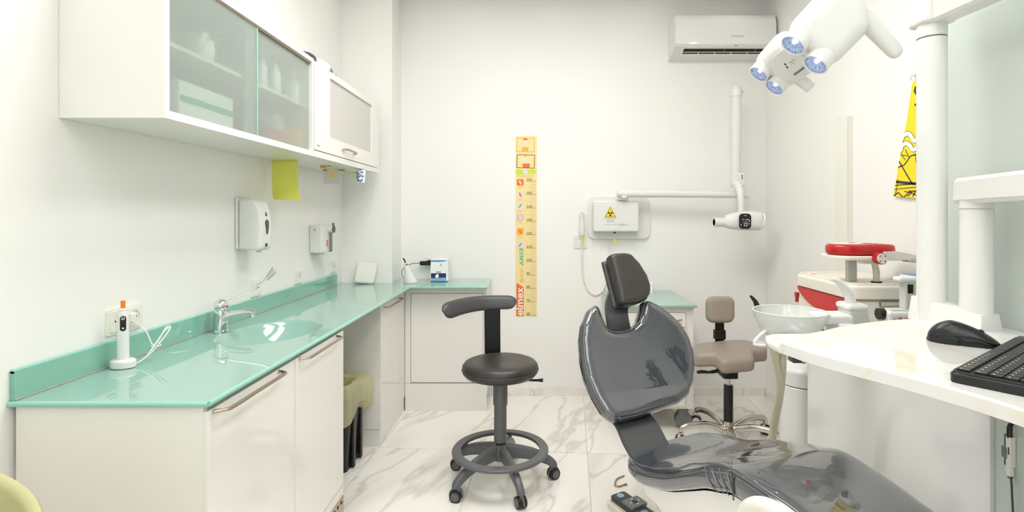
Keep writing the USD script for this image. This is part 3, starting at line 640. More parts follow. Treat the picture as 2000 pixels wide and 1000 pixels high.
cb = [tb + (.03, .01, .008), tb + (.045, .03, .02), tb + (.05, .06, .045), tb + (.055, .1, .085), tb + (.062, .12, .1), tb + (.058, .11, .075), tb + (.045, .06, .03), tb + (.04, .045, .018), tb + (.05, .07, .04), tb + (.065, .12, .095), tb + (.055, .115, .1), tb + (.045, .075, .05), tb + (.02, .07, .1), tb + (-.02, .07, .13), tb + (-.05, .075, .135)]
obj('cable', tube(cb, .0022, 8, 6), WHITE, t, True)
obj('cable_tie', tube([tb + (.042, .066, .05), tb + (.058, .072, .048), tb + (.062, .082, .052), tb + (.046, .078, .056)], .0014, 6, 4, closed=True), WHITE, t)
obj('plug', rbox(XL + .009, XL + .035, 1.755, 1.785, .985, 1.03, .006), WHITE, t)

# ------------------------------------------------------------------ back corner of the worktop
t = thing('tablet', 'small white square tablet leaning on the pier at the worktop corner', 'tablet', (-1.18, 3.68, ZT))
m = place(pad(rrect(.135, .15, .018), .012, .004, 64), (0, 0, 0), (1, 0, 0), (0, 1, 0))
R = trimesh.transformations
M = R.rotation_matrix(math.radians(-5), (0, 0, 1)) 
m.apply_transform(M); low = m.vertices[:, 1].min()
fr2 = place(pad(rrect(.118, .132, .012), .003, .001, 64), (0, 0, .0115), (1, 0, 0), (0, 1, 0)); fr2.apply_transform(M)
tx, tyy = np.array([1, .04, 0]), unit((0, .3, 1))
tx = unit(tx - tyy * (tx @ tyy))
org = np.array([-1.18, 3.70, ZT]) - tyy * low
obj('shell', place(m, org, tx, tyy), WHITE, t); obj('face', place(fr2, org, tx, tyy), OFFW, t)
hp = np.array([-.892, 3.76, ZT])
t = thing('curing_light', 'white handheld device standing in its charging cradle by the wall plug', 'device', hp)
rr = []
for z, cx_, a, b in ((0, .01, .046, .034), (.008, .01, .048, .036), (.02, .008, .046, .034), (.05, .0, .036, .028), (.08, -.008, .028, .024), (.11, -.016, .02, .019), (.135, -.022, .013, .013), (.142, -.024, .008, .008)):
    a_ = np.linspace(0, 2 * np.pi, 28, endpoint=False)
    rr.append(np.column_stack([hp[0] + cx_ + a * np.cos(a_), hp[1] + b * np.sin(a_), np.full(28, hp[2] + z)]))
obj('body', loft(rr), WHITE, t, 40)
obj('light_tip', tube([hp + (-.024, 0, .138), hp + (-.032, 0, .158), hp + (-.04, -.004, .172)], .005, 10), BLACK, t)
obj('trigger', rbox(hp[0] - .017, hp[0] - .004, hp[1] - .024, hp[1] - .016, hp[2] + .128, hp[2] + .136, .002), DGREY, t)
obj('cable', tube([hp + (-.03, .01, .02), hp + (-.05, .01, .05), hp + (-.052, .012, .085), hp + (-.03, .015, .11), hp + (.01, .06, .13), hp + (.05, .14, .125), hp + (.07, .19, .122)], .0022, 8), BLACK, t, True)
sk_ = socket((-.826 + .07, YB, .99), 'white double socket plate on the back wall behind the black adapter', None, 'y', True)
t = thing('power_adapter', 'black power adapter plugged into the back wall socket', 'adapter', (-.79, YB - .04, .99))
obj('body', rbox(-.86, -.79, YB - .06, YB - .03, .978, 1.008, .006), BLACK, t); obj('plug', cyl((-.795, YB - .05, .995), (-.795, YB - .0085, .995), .02, 24), BLACK, t)
bx = np.array([-.693, 3.83, ZT])
t = thing('glove_box', 'white and blue card dispenser box on the back worktop', 'box', bx)
W2 = .062
obj('carton', cat(box(bx[0] - W2, bx[0] + W2, 3.83, 3.93, ZT, ZT + .16)), PAPER, t, False)
obj('blue_band', prism(Polygon([(-W2, .142), (-W2, .152), (W2 * .8, .152), (W2, .156), (W2, .16), (W2 * .7, .146), (.01, .142)]), .001, (bx[0], 3.8295, ZT), (1, 0, 0), (0, 0, 1)), BLUE, t, False)
obj('logo_ring', prism(Point(.012, .12).buffer(.006).difference(Point(.012, .12).buffer(.0035)), .001, (bx[0], 3.8295, ZT), (1, 0, 0), (0, 0, 1)), BLUE, t, False)
obj('print_line', prism(sbox(-.022, .066, .012, .071), .001, (bx[0], 3.8295, ZT), (1, 0, 0), (0, 0, 1)), BROWNINK, t, False)
obj('opening', prism(sbox(-W2 + .004, .012, W2 - .014, .06), .0012, (bx[0], 3.8292, ZT), (1, 0, 0), (0, 0, 1)), NAVY, t, False)
obj('tray_lip', prism(Polygon([(-W2 + .004, .006), (W2 - .016, .006), (W2 - .014, .03), (-W2 + .004, .026)]), .004, (bx[0], 3.826, ZT), (1, 0, 0), (0, 0, 1)), LBLUE, t, False)
obj('base_band', prism(sbox(-W2, .0, W2 + .0, .006), .0015, (bx[0], 3.829, ZT), (1, 0, 0), (0, 0, 1)), BLUE, t, False)
obj('glove_tuft', balls((bx + (-.016, -.004, .036), .014), (bx + (-.012, -.004, .046), .009)), PAPER, t, True)

# ------------------------------------------------------------------ waste bin in the knee space
t = thing('waste_bin', 'black rectangular waste bin lined with a yellow bag in the knee space', 'bin', (-1.09, 2.92, 0))
def rr_ring(x0, x1, y0, y1, z, r=.02, n=64):
    e = poly_ring(rrect(x1 - x0, y1 - y0, r, (x0 + x1) / 2, (y0 + y1) / 2), n); return np.column_stack([e, np.full(n, z)])
B = (-1.21, -.975, 2.79, 3.045)
obj('body', loft([rr_ring(B[0] + .03, B[1] - .02, B[2] + .02, B[3] - .02, 0), rr_ring(B[0] + .004, B[1] - .002, B[2] + .004, B[3] - .002, .36), rr_ring(*B, .362), rr_ring(*B, .39), rr_ring(B[0] + .01, B[1] - .01, B[2] + .01, B[3] - .01, .39), rr_ring(B[0] + .035, B[1] - .03, B[2] + .03, B[3] - .03, .02)]), BLACK, t, 30)
for yy in (2.86, 2.975): obj('rib', rbox(B[1] - .016, B[1] + .004, yy, yy + .03, .005, .35, .006), BLACK, t)
rings = []
nB = 140
for z, o, w in ((.255, .006, .004), (.262, .010, .006), (.30, .012, .014), (.35, .016, .02), (.40, .014, .022), (.44, .004, .022), (.455, -.012, .018), (.445, -.028, .014), (.40, -.034, .014), (.34, -.038, .012), (.28, -.04, .01)):
    r_ = rr_ring(B[0] - o, B[1] + o, B[2] - o, B[3] + o, z, .035, nB)
    k = meshkit.fbm(r_ * (30, 30, 7), 3, 2) - .5
    nrm_ = r_[:, :2] - r_[:, :2].mean(0); nrm_ /= np.linalg.norm(nrm_, axis=1, keepdims=True)
    far = np.clip((r_[:, 1] - 2.86) * 6, 0, 1) * np.clip((r_[:, 0] + 1.1) * 8, 0, 1) * (.04 if .3 <= z <= .44 else 0)
    r_[:, :2] += nrm_ * (k * w * 2.6 + far)[:, None]
    r_[:, 2] += (meshkit.fbm(r_ * 14 + 5, 2, 3) - .5) * .035 + (.0 if z > .30 else .05 * np.sin((r_[:, 1] - 2.8) * 14))
    rings.append(r_)
obj('bag', loft(rings, cap=False), BAG, t, 25, 'yellow translucent bin bag')

# ================================================================== BACK WALL
def rotz(m, a, c=(0, 0, 0)):
    m = m.copy(); m.apply_transform(trimesh.transformations.rotation_matrix(a, (0, 0, 1), c)); return m
# ------------------------------------------------------------------ children's height chart
cx0, cx1, cz0, cz1 = -.157, .002, .590, 1.936
t = thing('height_chart', "tall narrow yellow children's height chart with numbers on the back wall", 'height chart', (cx0, YB, cz0))
obj('backing', box(cx0, cx1, YB - .0025, YB, cz0, cz1), CHARTY, t, False)
LY = YB - .0025
def flat(name, poly, mat, lab=None, dy=0, par=None): return obj(name, prism(poly, .0007, (0, LY - dy - .00002, 0), (1, 0, 0), (0, 0, 1)), mat, par or t, False, lab)
for k in range(60, 161, 10):
    z = k / 100.0
    flat('scale_line', sbox(-.077, z - .0012, -.004, z + .0012), BROWNINK)
    obj('number', text(str(k), .016, (-.077, LY, z + .0045), (1, 0, 0), (0, 0, 1), .0007, True), BROWNINK, t, False)
ticks = []
for k in range(61, 160):
    if k % 10: ticks.append(sbox(-.077 + (.0 if k % 5 == 0 else .03), k / 100 - .0007, -.006, k / 100 + .0007))
obj('minor_tick', prism(shapely.union_all(ticks), .0006, (0, LY, 0), (1, 0, 0), (0, 0, 1)), CHARTL, t, False, kind='stuff')
def frame_(z0, z1, col, x0=-.15, x1=-.012):
    o = Polygon([(x0, z0 + .003), (x1 - .004, z0), (x1, z1 - .004), (x0 + .004, z1)])
    return flat('picture_frame', o.difference(o.buffer(-.0045)), col)
f1 = frame_(1.815, 1.925, AMBERP, -.15, -.014); f2 = frame_(1.695, 1.8, BROWNINK, -.15, -.012)
flat('picture', rrect(.05, .032, .01, -.085, 1.838), AMBERP); flat('picture', Point(-.085, 1.885).buffer(.018), PALEP); flat('picture', rrect(.034, .012, .004, -.085, 1.912), ORANGEP)
flat('picture', rrect(.055, .03, .008, -.078, 1.716), ORANGEP); flat('picture', Point(-.085, 1.758).buffer(.018), PALEP); flat('picture', rrect(.018, .006, .002, -.085, 1.785), AMBERP)
flat('banner', Polygon([(-.154, 1.648), (-.008, 1.655), (-.008, 1.69), (-.154, 1.685)]), LIME)
flat('banner_spot', Point(-.083, 1.669).buffer(.02), PALEP, None, .0008)
for z, x in ((1.639, .0), (1.628, .015)): flat('small_print', sbox(-.148 + x, z, -.02 - x, z + .003), CHARTL)
cols = [(ORANGEP, PALEP), (PALEP, ORANGEP), (PALEP, GREYINK), (PINKP, PALEP), (AMBERP, ORANGEP), (PALEP, GREYINK)]
for (y0_, c_) in zip((350, 374, 396, 418, 446, 472), cols):
    z1_ = EYE - (y0_ - CY) / 262.0; z0_ = z1_ - .048
    p_ = flat('picture_square', rrect(.05, .048, .006, -.122, (z0_ + z1_) / 2), c_[0])
    flat('motif', shapely.affinity.rotate(rrect(.012, .034, .005, -.122, (z0_ + z1_) / 2), 25 if y0_ % 4 else -35), c_[1], None, .0008, p_)
    flat('small_print', sbox(-.137, z0_ - .012, -.107, z0_ - .009), AMBERP); flat('small_print', sbox(-.132, z0_ - .02, -.112, z0_ - .017), CHARTL)
up, lf = (0, 0, 1), (-1, 0, 0)
obj('lettering', text('JUNIOR', .027, (-.1, LY, .968), up, lf, .0007, True), GREEN, t, False)
w_ = 0
for ch, c_ in zip('bimbi', (ORANGEP, GREYINK, AMBERP, AMBERP, GREYINK)):
    m_ = text(ch, .026, (-.1, LY, .846 + w_), up, lf, .0007); w_ += {'b': .024, 'i': .013, 'm': .034}[ch]
    obj('lettering', m_, c_, t, False)
lb = flat('label_block', Polygon([(-.15, .594), (-.096, .594), (-.096, .808), (-.15, .842)]), ORANGEP)
m_ = text('elmex', .050, (-.104, LY - .0007, .602), up, lf, .0007, True); 
s_ = .205 / (m_.bounds[1][2] - m_.bounds[0][2]); m_.vertices[:, 2] = .6 + (m_.vertices[:, 2] - m_.bounds[0][2]) * s_; m_.vertices[:, 0] = -.102 + (m_.vertices[:, 0] + .104) * .9
obj('lettering', m_, PAPER, lb, False)

# ------------------------------------------------------------------ air conditioner
ax0, ax1 = .98, 1.695
t = thing('air_conditioner', 'white wall-mounted air conditioner high on the back wall', 'air conditioner', (1.33, YB, 2.5))
prof = Polygon([(YB, 2.49), (YB, 2.772), (3.86, 2.772), (3.825, 2.765), (3.805, 2.735), (3.80, 2.69), (3.80, 2.56), (3.806, 2.541), (3.93, 2.503), (3.96, 2.496)])
def xprism(poly, x0, x1): return prism(poly, x1 - x0, (x0, 0, 0), (0, 1, 0), (0, 0, 1))
obj('housing', xprism(prof, ax0, ax1), WHITE, t, 25)
obj('front_panel', xprism(Polygon([(3.802, 2.556), (3.802, 2.69), (3.807, 2.735), (3.826, 2.762), (3.821, 2.766), (3.80, 2.737), (3.794, 2.69), (3.794, 2.556), (3.797, 2.551)]), ax0 + .002, ax1 - .002), GLOSSW, t, 25)
sl = unit((0, .124, -.038)); nrm = unit(np.cross(sl, (1, 0, 0))); nrm = nrm if nrm[2] < 0 else -nrm
def under(x0, x1, a, b, h, mat, name, label=None):
    o = np.array([x0, 3.806, 2.541]) + sl * a + nrm * 0.0
    return obj(name, prism(sbox(0, 0, x1 - x0, b - a), h, o, (1, 0, 0), sl) if np.cross((1, 0, 0), sl)[2] < 0 else prism(sbox(0, 0, b - a, x1 - x0), h, o, sl, (1, 0, 0)), mat, t, False, label)
vx0, vx1 = 1.052, 1.64
under(vx0 - .012, vx1 + .012, .020, .108, .0006, OFFW, 'vent_frame')
under(vx0, vx1, .026, .062, .0010, DARK, 'vent_slot', 'dark air outlet slot')
under(vx0, vx1, .062, .068, .004, WHITE, 'vane')
for k in range(5): under(vx0 + .001 + .118 * k, vx0 + .112 + .118 * k, .072, .088, .0012, DARK, 'vent_slot')
for k in range(2): under(vx0 + .29 + .22 * k, vx0 + .294 + .22 * k, .026, .062, .003, MGREY, 'vane_divider')
obj('maker_name', text('Hisense', .017, (1.372, 3.7938, 2.603), (1, 0, 0), (0, 0, 1), .0005), GREYINK, t, False)
obj('indicator_lamp', rbox(1.40, 1.425, 3.798, 3.803, 2.541, 2.548, .002), LBLUE, t)

# ------------------------------------------------------------------ x-ray unit
t = thing('xray_unit', 'white wall-mounted dental x-ray unit with control box and jointed arm', 'x-ray machine', (.61, YB, 1.3))
obj('wall_plate', prism(rrect(.455, .31, .05, .61, 1.327), .028, (0, YB, 0), (1, 0, 0), (0, 0, 1)), WHITE, t, 30)
cbx = obj('control_box', rbox(.412, .742, 3.885, 3.99, 1.226, 1.452, .014, True), WHITE, t)
FYX = 3.8848
def sign(name, poly, mat, dy=0, par=None): return obj(name, prism(poly, .0006, (0, FYX - dy, 0), (1, 0, 0), (0, 0, 1)), mat, par or cbx, False)
trx, trz = .533, 1.37
tri = Polygon([(trx - .039, trz - .036), (trx + .039, trz - .036), (trx, trz + .036)])
sg = sign('warning_triangle', tri.buffer(.002), YELLOWS); sign('triangle_border', tri.buffer(.001).difference(tri.buffer(-.002)), BROWNINK, .0006, sg)
blades = []
for a in (30, 150, 270):
    pts = [(.0045 * math.cos(math.radians(a + q)), .0045 * math.sin(math.radians(a + q))) for q in (-30, 0, 30)] + [(.0175 * math.cos(math.radians(a + q)), .0175 * math.sin(math.radians(a + q))) for q in (30, 15, 0, -15, -30)]
    blades.append(shapely.affinity.translate(Polygon(pts), trx, trz - .013))
sign('trefoil', shapely.union_all(blades + [Point(trx, trz - .013).buffer(.003)]), BLACK, .0006, sg)
for z, w in ((1.323, .094), (1.309, .058), (1.297, .054)): sign('small_print', sbox(trx - w / 2, z, trx + w / 2, z + .004), GREYINK)
sign('rule_line', sbox(.488, 1.2785, .59, 1.2805), GREYINK)
obj('model_lettering', text('xgenus', .0155, (.592, FYX, 1.272), (1, 0, 0), (0, 0, 1), .0006), GREYINK, cbx, False)
obj('key_switch', cyl((.572, 3.94, 1.214), (.572, 3.94, 1.228), .009), DGREY, t)
obj('key_tag', cat(box(.571, .5725, 3.9385, 3.9395, 1.17, 1.216), box(.566, .577, 3.938, 3.94, 1.135, 1.172)), YELLOWS, t, False)
obj('arm_bracket', cat(rbox(.595, .66, 3.86, 3.985, 1.452, 1.485, .01), cyl((.627, 3.86, 1.47), (.627, 3.86, 1.49), .028)), WHITE, t)
obj('horizontal_arm', tube([(.575, 3.86, 1.502), (1.05, 3.85, 1.498), (1.505, 3.83, 1.492)], .0255, 24, 4, radii=[.028, .026, .024]), WHITE, t, 40)
obj('elbow', cat(rbox(1.375, 1.465, 3.765, 3.835, 1.548, 1.645, .014, True), cyl((1.44, 3.82, 1.49), (1.44, 3.82, 1.56), .02)), WHITE, t)
obj('elbow_slot', box(1.437, 1.442, 3.7635, 3.766, 1.598, 1.632), INK, t, False)
obj('vertical_arm', tube([(1.408, 3.80, 1.61), (1.408, 3.80, 1.9), (1.412, 3.80, 2.19)], .033, 24, 4, radii=[.029, .034, .033]), WHITE, t, 40)
obj('arm_cap', tube([(1.412, 3.80, 2.185), (1.413, 3.80, 2.24), (1.418, 3.80, 2.262)], .036, 24, 5, radii=[.037, .036, .022]), WHITE, t, 40)
obj('cap_button', cyl((1.44, 3.80, 2.22), (1.457, 3.80, 2.22), .012), LGREY, t)
obj('drop_arm', tube([(1.402, 3.775, 1.57), (1.404, 3.73, 1.54), (1.405, 3.70, 1.47), (1.405, 3.69, 1.36)], .022, 20, 6, radii=[.028, .027, .022, .018]), WHITE, t, 40)
hs = []
for x, r, sz_ in ((1.285, .0, 0), (1.290, .036, 0), (1.30, .043, 0), (1.322, .052, .002), (1.36, .060, .004), (1.42, .066, .006), (1.48, .068, .006), (1.525, .064, .005), (1.545, .050, .004), (1.552, .0, .003)):
    a_ = np.linspace(0, 2 * np.pi, 40, endpoint=False)
    se = lambda c: np.sign(c) * np.abs(c) ** .8
    hs.append(np.column_stack([np.full(40, x), 3.69 + r * .95 * se(np.cos(a_)), 1.303 + sz_ + r * se(np.sin(a_))]))
hd = obj('tube_head', loft(hs), WHITE, t, 40)
obj('collimator', lathe([(.024, 0), (.031, 0), (.031, .085), (0, .085), (0, .004), (.026, .004), (.024, 0)], (1.218, 3.69, 1.298), 32, (1, 0, 0)), WHITE, t)
obj('end_ring', place(trimesh.creation.torus(.05, .007, 40, 12), (1.533, 3.667, 1.306), (0, 1, .0), (.25, 0, 1)), OFFW, hd)
pp = rrect(.08, .104, .024)
pn = obj('control_panel', prism(pp, .006, (1.405, 3.6265, 1.306), (1, 0, 0), (0, 0, 1)), BLACK, hd, 30)
def pnl(name, poly, mat): obj(name, prism(poly, .0006, (1.405, 3.6204, 1.306), (1, 0, 0), (0, 0, 1)), mat, pn, False)
pnl('dial', Point(.004, -.022).buffer(.012).difference(Point(.004, -.022).buffer(.0075)), LGREY)
for r in (.019, .024): pnl('dial_scale', Point(.004, -.022).buffer(r).difference(Point(.004, -.022).buffer(r - .0018)).intersection(sbox(-.03, -.016, .03, .03)), MGREY)
pnl('mark', sbox(-.008, .037, .01, .040), LGREY)
for k, (x, h) in enumerate(((-.02, .007), (-.014, .005), (-.002, .004), (.004, .004), (.01, .005), (.016, .008), (.022, .007))): pnl('mark', sbox(x, .008, x + .004, .008 + h), LGREY)
pnl('mark', sbox(-.031, -.028, -.024, -.022), LGREY); pnl('mark', sbox(.024, -.02, .034, -.016), LGREY); pnl('mark', sbox(.026, -.002, .031, .008), LGREY)
t = thing('wall_socket', 'pale socket plate on the back wall below the hand switch', 'socket', (.325, YB, 1.15))
obj('plate', prism(rrect(.1, .095, .006, .325, 1.148), .009, (0, YB, 0), (1, 0, 0), (0, 0, 1)), OFFW, t, 30); obj('frame', prism(rrect(.08, .07, .004, .325, 1.148).difference(Point(.325, 1.148).buffer(.024)), .003, (0, YB - .009, 0), (1, 0, 0), (0, 0, 1)), CREAM, t, 30)
t = thing('hand_switch', 'white x-ray hand switch with coiled cord hanging left of the x-ray box', 'switch', (.335, YB, 1.25))
obj('holder', rbox(.315, .357, YB - .03, YB, 1.215, 1.26, .006), OFFW, t)
obj('handset', lathe([(0, 0), (.014, .0), (.02, .02), (.021, .05), (.016, .09), (.015, .14), (.018, .145), (.017, .16), (0, .162)], (.336, YB - .034, 1.195), 24), WHITE, t, 40)
obj('button', lathe([(0, 0), (.009, 0), (.009, .012), (0, .013)], (.336, YB - .034, 1.356), 20), LGREY, t)
obj('yellow_tag', box(.331, .34, YB - .044, YB - .042, 1.15, 1.195), YELLOWS, t, False)
obj('cord', tube([(.336, YB - .034, 1.197), (.338, YB - .02, 1.1), (.34, YB - .012, .95), (.36, YB - .01, .84), (.40, YB - .01, .77), (.45, YB - .01, .755), (.5, YB - .01, .80), (.53, YB - .01, .9), (.54, YB - .01, 1.06), (.545, YB - .012, 1.166)], .0055, 10, 8), OFFW, t, True)

# ------------------------------------------------------------------ drawer cabinet behind the treatment chair
dx0, dx1, dy0, dy1 = .50, .982, 3.355, 3.97
t = thing('drawer_cabinet', 'white wheeled drawer cabinet with green glass top behind the treatment chair', 'cabinet', (.74, 3.65, 0))
obj('body', box(dx0, dx1, dy0 + .012, dy1, .135, .765), CARC, t, False)
obj('glass_top', rbox(dx0 - .012, dx1 + .015, dy0 - .025, dy1 + .012, .772, .79, .004), TEALG, t)
obj('top_board', box(dx0 - .002, dx1 + .002, dy0, dy1, .758, .773), CARC, t, False)
obj('front_frame', box(dx0 + .019, dx1 - .054, dy0 + .0095, dy0 + .0125, .155, .739), MGREY, t, False)  # grey plate behind the drawers, its tone paints shade into their gaps
for k, (z0, z1) in enumerate(((.648, .738), (.548, .643), (.38, .543), (.155, .375))):
    d = obj('drawer', rbox(dx0 + .02, dx1 - .055, dy0 - .004, dy0 + .012, z0, z1, .003), LACQ, t)
    if k == 1: obj('knob', cyl((.90, dy0 - .02, z0 + .05), (.90, dy0 - .004, z0 + .05), .008), STEEL, d)
    else: bow_handle(d, dy0 - .004, .835, .905, (z0 + z1) / 2 + .004, .005, -.022, STEEL, 'x')
for x in (dx0 + .06, dx1 - .05):
    for y in (dy0 + .07, dy1 - .07):
        obj('caster', cat(cyl((x, y - .028, .052), (x, y - .006, .052), .052, 24), cyl((x, y + .006, .052), (x, y + .028, .052), .052, 24), rbox(x - .03, x + .03, y - .032, y + .032, .07, .136, .012)), MGREY, t)
t = thing('small_carton', 'small white box on the drawer cabinet beside the headrest', 'box', (.79, 3.85, .79))
obj('carton', rbox(.745, .82, 3.80, 3.9, .79, .865, .003), PAPER, t); obj('lid', rbox(.743, .822, 3.798, 3.902, .85, .867, .003), PAPER, t)

# ================================================================== STOOLS
def caster(t, x, y, ang, R, wheel, hood, twin=True, name='caster'):
    c, s = math.cos(ang), math.sin(ang); ax = np.array([-s, c, 0]); p = np.array([x, y, R])
    cs = obj(name, cat(*[cyl(p + ax * q0, p + ax * q1, R, 28) for q0, q1 in ((-.021, -.004), (.004, .021))]), wheel, t)
    for sd in (-1, 1): obj('hub_cap', cyl(p + ax * sd * .0212, p + ax * sd * .0235, R * .72, 24), hood, cs)
    a_ = np.linspace(math.radians(-15), math.radians(200), 14)
    arc = [p + np.array([c, s, 0]) * math.cos(q) * (R + .004) + np.array([0, 0, 1]) * math.sin(q) * (R + .004) for q in a_]
    obj('hood', cat(bar(arc, .05, .004, up=ax, k=1) if False else tube(arc, .0045, 8, 1, spline=False), bar([p + (0, 0, R * .2), p + (0, 0, R + .016)], .02, R * 1.3, up=(c, s, 0), k=2)), hood, cs)
SX, SY = -.184, 2.727
t = thing('operator_stool', 'dark grey round operator stool with curved backrest and foot ring', 'stool', (SX, SY, 0))
R0 = .272
for k, a in enumerate((6, 80, 152, -136, -66)):
    a = math.radians(a); u = np.array([math.cos(a), math.sin(a), 0])
    pts = [np.array([SX, SY, 0]) + u * r + (0, 0, z) for r, z in ((.012, .155), (.07, .150), (.14, .138), (.2, .118), (.245, .096), (.268, .077), (.274, .062))]
    P = spline(pts, 6); Tt, Nn, Bb = frames(P, False, (0, 0, 1))
    hgt = np.interp(np.linspace(0, 1, len(P)), (0, .3, .7, 1), (.082, .062, .042, .036)); wid = np.interp(np.linspace(0, 1, len(P)), (0, .4, 1), (.034, .036, .034))
    q = np.linspace(0, 2 * np.pi, 16, endpoint=False); cc, ss = np.sign(np.cos(q)) * np.abs(np.cos(q)) ** .6, np.sign(np.sin(q)) * np.abs(np.sin(q)) ** .6
    obj('leg', loft(P[:, None] + (cc[None, :, None] * wid[:, None, None] / 2) * Bb[:, None] + (ss[None, :, None] * hgt[:, None, None] / 2) * Nn[:, None]), STOOLG, t, 40)
    e = np.array([SX, SY, 0]) + u * R0
    caster(t, e[0], e[1], a + (.5, 1.2, .4, 2.2, .1)[k], .0275, RUBBER, STOOLG)
rg = [(.198, .168), (.2, .163), (.2, .152), (.204, .150), (.238, .150), (.243, .154), (.244, .163), (.240, .1685), (.203, .1695)]
q = np.linspace(0, 2 * np.pi, 96, endpoint=False)
obj('foot_ring', loft(np.array([[(SX + r * math.cos(a), SY + r * math.sin(a), z) for r, z in rg] for a in q]), closed=True), STOOLG, t, 35)
for a in (6, 80, 152, -136, -66):
    a = math.radians(a); u = np.array([math.cos(a), math.sin(a), 0]); e = np.array([SX, SY, 0]) + u * .214
    obj('ring_bracket', cyl(e + (0, 0, .118), e + (0, 0, .152), .012, 14), STOOLG, t)
obj('hub', lathe([(0, .11), (.03, .11), (.036, .15), (.036, .182), (.03, .19), (0, .19)], (SX, SY, 0), 36), STOOLG, t)
obj('hub_collar', cyl((SX, SY, .188), (SX, SY, .206), .025, 28), BLACK, t)
obj('lower_column', lathe([(0, .203), (.031, .203), (.032, .207), (.032, .395), (0, .395)], (SX, SY, 0), 36), STOOLG, t)
obj('upper_column', lathe([(0, .39), (.0355, .39), (.0365, .394), (.0365, .508), (.033, .512), (0, .512)], (SX, SY, 0), 36), STOOLG, t)
obj('lift_rod', cyl((SX, SY, .51), (SX, SY, .535), .02, 24), BLACK, t)
obj('seat', lathe([(0, .532), (.15, .532), (.176, .540), (.19, .556), (.194, .573), (.191, .590), (.18, .604), (.16, .612), (.12, .613), (.06, .608), (0, .606)], (SX, SY, 0), 72), LEATHER, t, True)
obj('seam', place(trimesh.creation.torus(.1935, .0022, 72, 8), (SX, SY, .571), (1, 0, 0), (0, 1, 0)), LEATHER2, t, True)
obj('seat_plate', lathe([(0, .526), (.1, .526), (.105, .533), (0, .533)], (SX, SY, 0), 36), BLACK, t)
lv = np.array([SX, SY, .528])
obj('height_lever', tube([lv + (.05, -.03, 0), lv + (.13, -.05, .0), lv + (.185, -.06, .002), lv + (.215, -.066, .004)], .006, 10, 5, radii=[.005, .005, .006, .010]), BLACK, t)
def sc(a, r, z): return (SX + r * math.cos(math.radians(a)), SY + r * math.sin(math.radians(a)), z)
obj('back_bar', bar([sc(104, .10, .523), sc(104, .2, .524), sc(104, .235, .545), sc(104, .242, .62), sc(104, .248, .72), sc(104, .252, .84)], .088, .016, up=(math.cos(math.radians(104)), math.sin(math.radians(104)), 0.01), k=6, bev=.3), BLACK, t, 30)
rings = []
for i, a in enumerate(np.linspace(74, 172, 34)):
    e = min(i, 33 - i); s = 1.0 if e >= 4 else (.3, .72, .9, .975)[e]
    h_, w2_ = .036 * s * (1.0 + .18 * (a - 74) / 98), .022 * s
    qq = np.linspace(0, 2 * np.pi, 20, endpoint=False); c2_, s2_ = np.sign(np.cos(qq)) * np.abs(np.cos(qq)) ** .75, np.sign(np.sin(qq)) * np.abs(np.sin(qq)) ** .75
    r_ = .258 + .035 * max(0, (a - 130) / 42) ** 1.2; zc = .865 - .018 * max(0, (a - 125) / 47) ** 1.5
    rings.append([sc(a, r_ + w2_ * cx_ + .012 * sz_, zc + h_ * sz_) for cx_, sz_ in zip(c2_, s2_)])
obj('backrest', loft(rings), LEATHER2, t, True)

# ------------------------------------------------------------------ taupe saddle stool
TX, TY = 1.138, 3.19
t = thing('saddle_stool', 'taupe saddle stool with small backrest and polished five-star base', 'stool', (TX, TY, 0))
for k, a in enumerate((187, 112, 24, -30, -100)):
    a = math.radians(a); u = np.array([math.cos(a), math.sin(a), 0]); o = np.array([TX, TY, 0])
    obj('leg', tube([o + u * .02 + (0, 0, .075), o + u * .07 + (0, 0, .098), o + u * .15 + (0, 0, .118), o + u * .24 + (0, 0, .112), o + u * .285 + (0, 0, .098), o + u * .295 + (0, 0, .08)], .017, 14, 6, radii=[.024, .02, .017, .016, .015, .012], flat=1.1), POLAL, t, 40)
    e = o + u * .295; c_ = caster(t, e[0], e[1], a + (.6, .9, .2, 1.5, .3)[k], .03, RUBBER, POLAL)
obj('hub', lathe([(0, .05), (.03, .05), (.034, .08), (.03, .13), (0, .13)], (TX, TY, 0), 28), POLAL, t)
obj('column', lathe([(0, .12), (.026, .12), (.027, .125), (.027, .338), (.024, .342), (0, .342)], (TX, TY, 0), 28), BLACK, t)
obj('lift_rod', cyl((TX, TY, .34), (TX, TY, .395), .014), CHROME, t)
obj('mechanism', rbox(TX - .05, TX + .04, TY - .06, TY + .08, .39, .462, .012), BLACK, t)
obj('lever', tube([(TX - .04, TY - .03, .435), (TX - .1, TY - .05, .44), (TX - .15, TY - .06, .43)], .006, 8, 5), BLACK, t)
obj('lever', tube([(TX - .04, TY, .44), (TX - .09, TY - .03, .425), (TX - .17, TY - .045, .432), (TX - .2, TY - .05, .43)], .007, 8, 5, radii=[.005, .006, .011, .009]), BLACK, t)
out = Polygon([(-.2, -.02), (-.105, -.045), (-.085, -.13), (.085, -.13), (.105, -.045), (.2, -.02), (.222, .03), (.21, .1), (.14, .17), (0, .185), (-.14, .17), (-.21, .1), (-.222, .03)]).buffer(.03).buffer(-.055).buffer(.035)
grid = lambda X, Y: shapely.distance(shapely.points(X, Y), out.exterior) * np.where(shapely.contains_xy(out, X, Y), -1, 1)
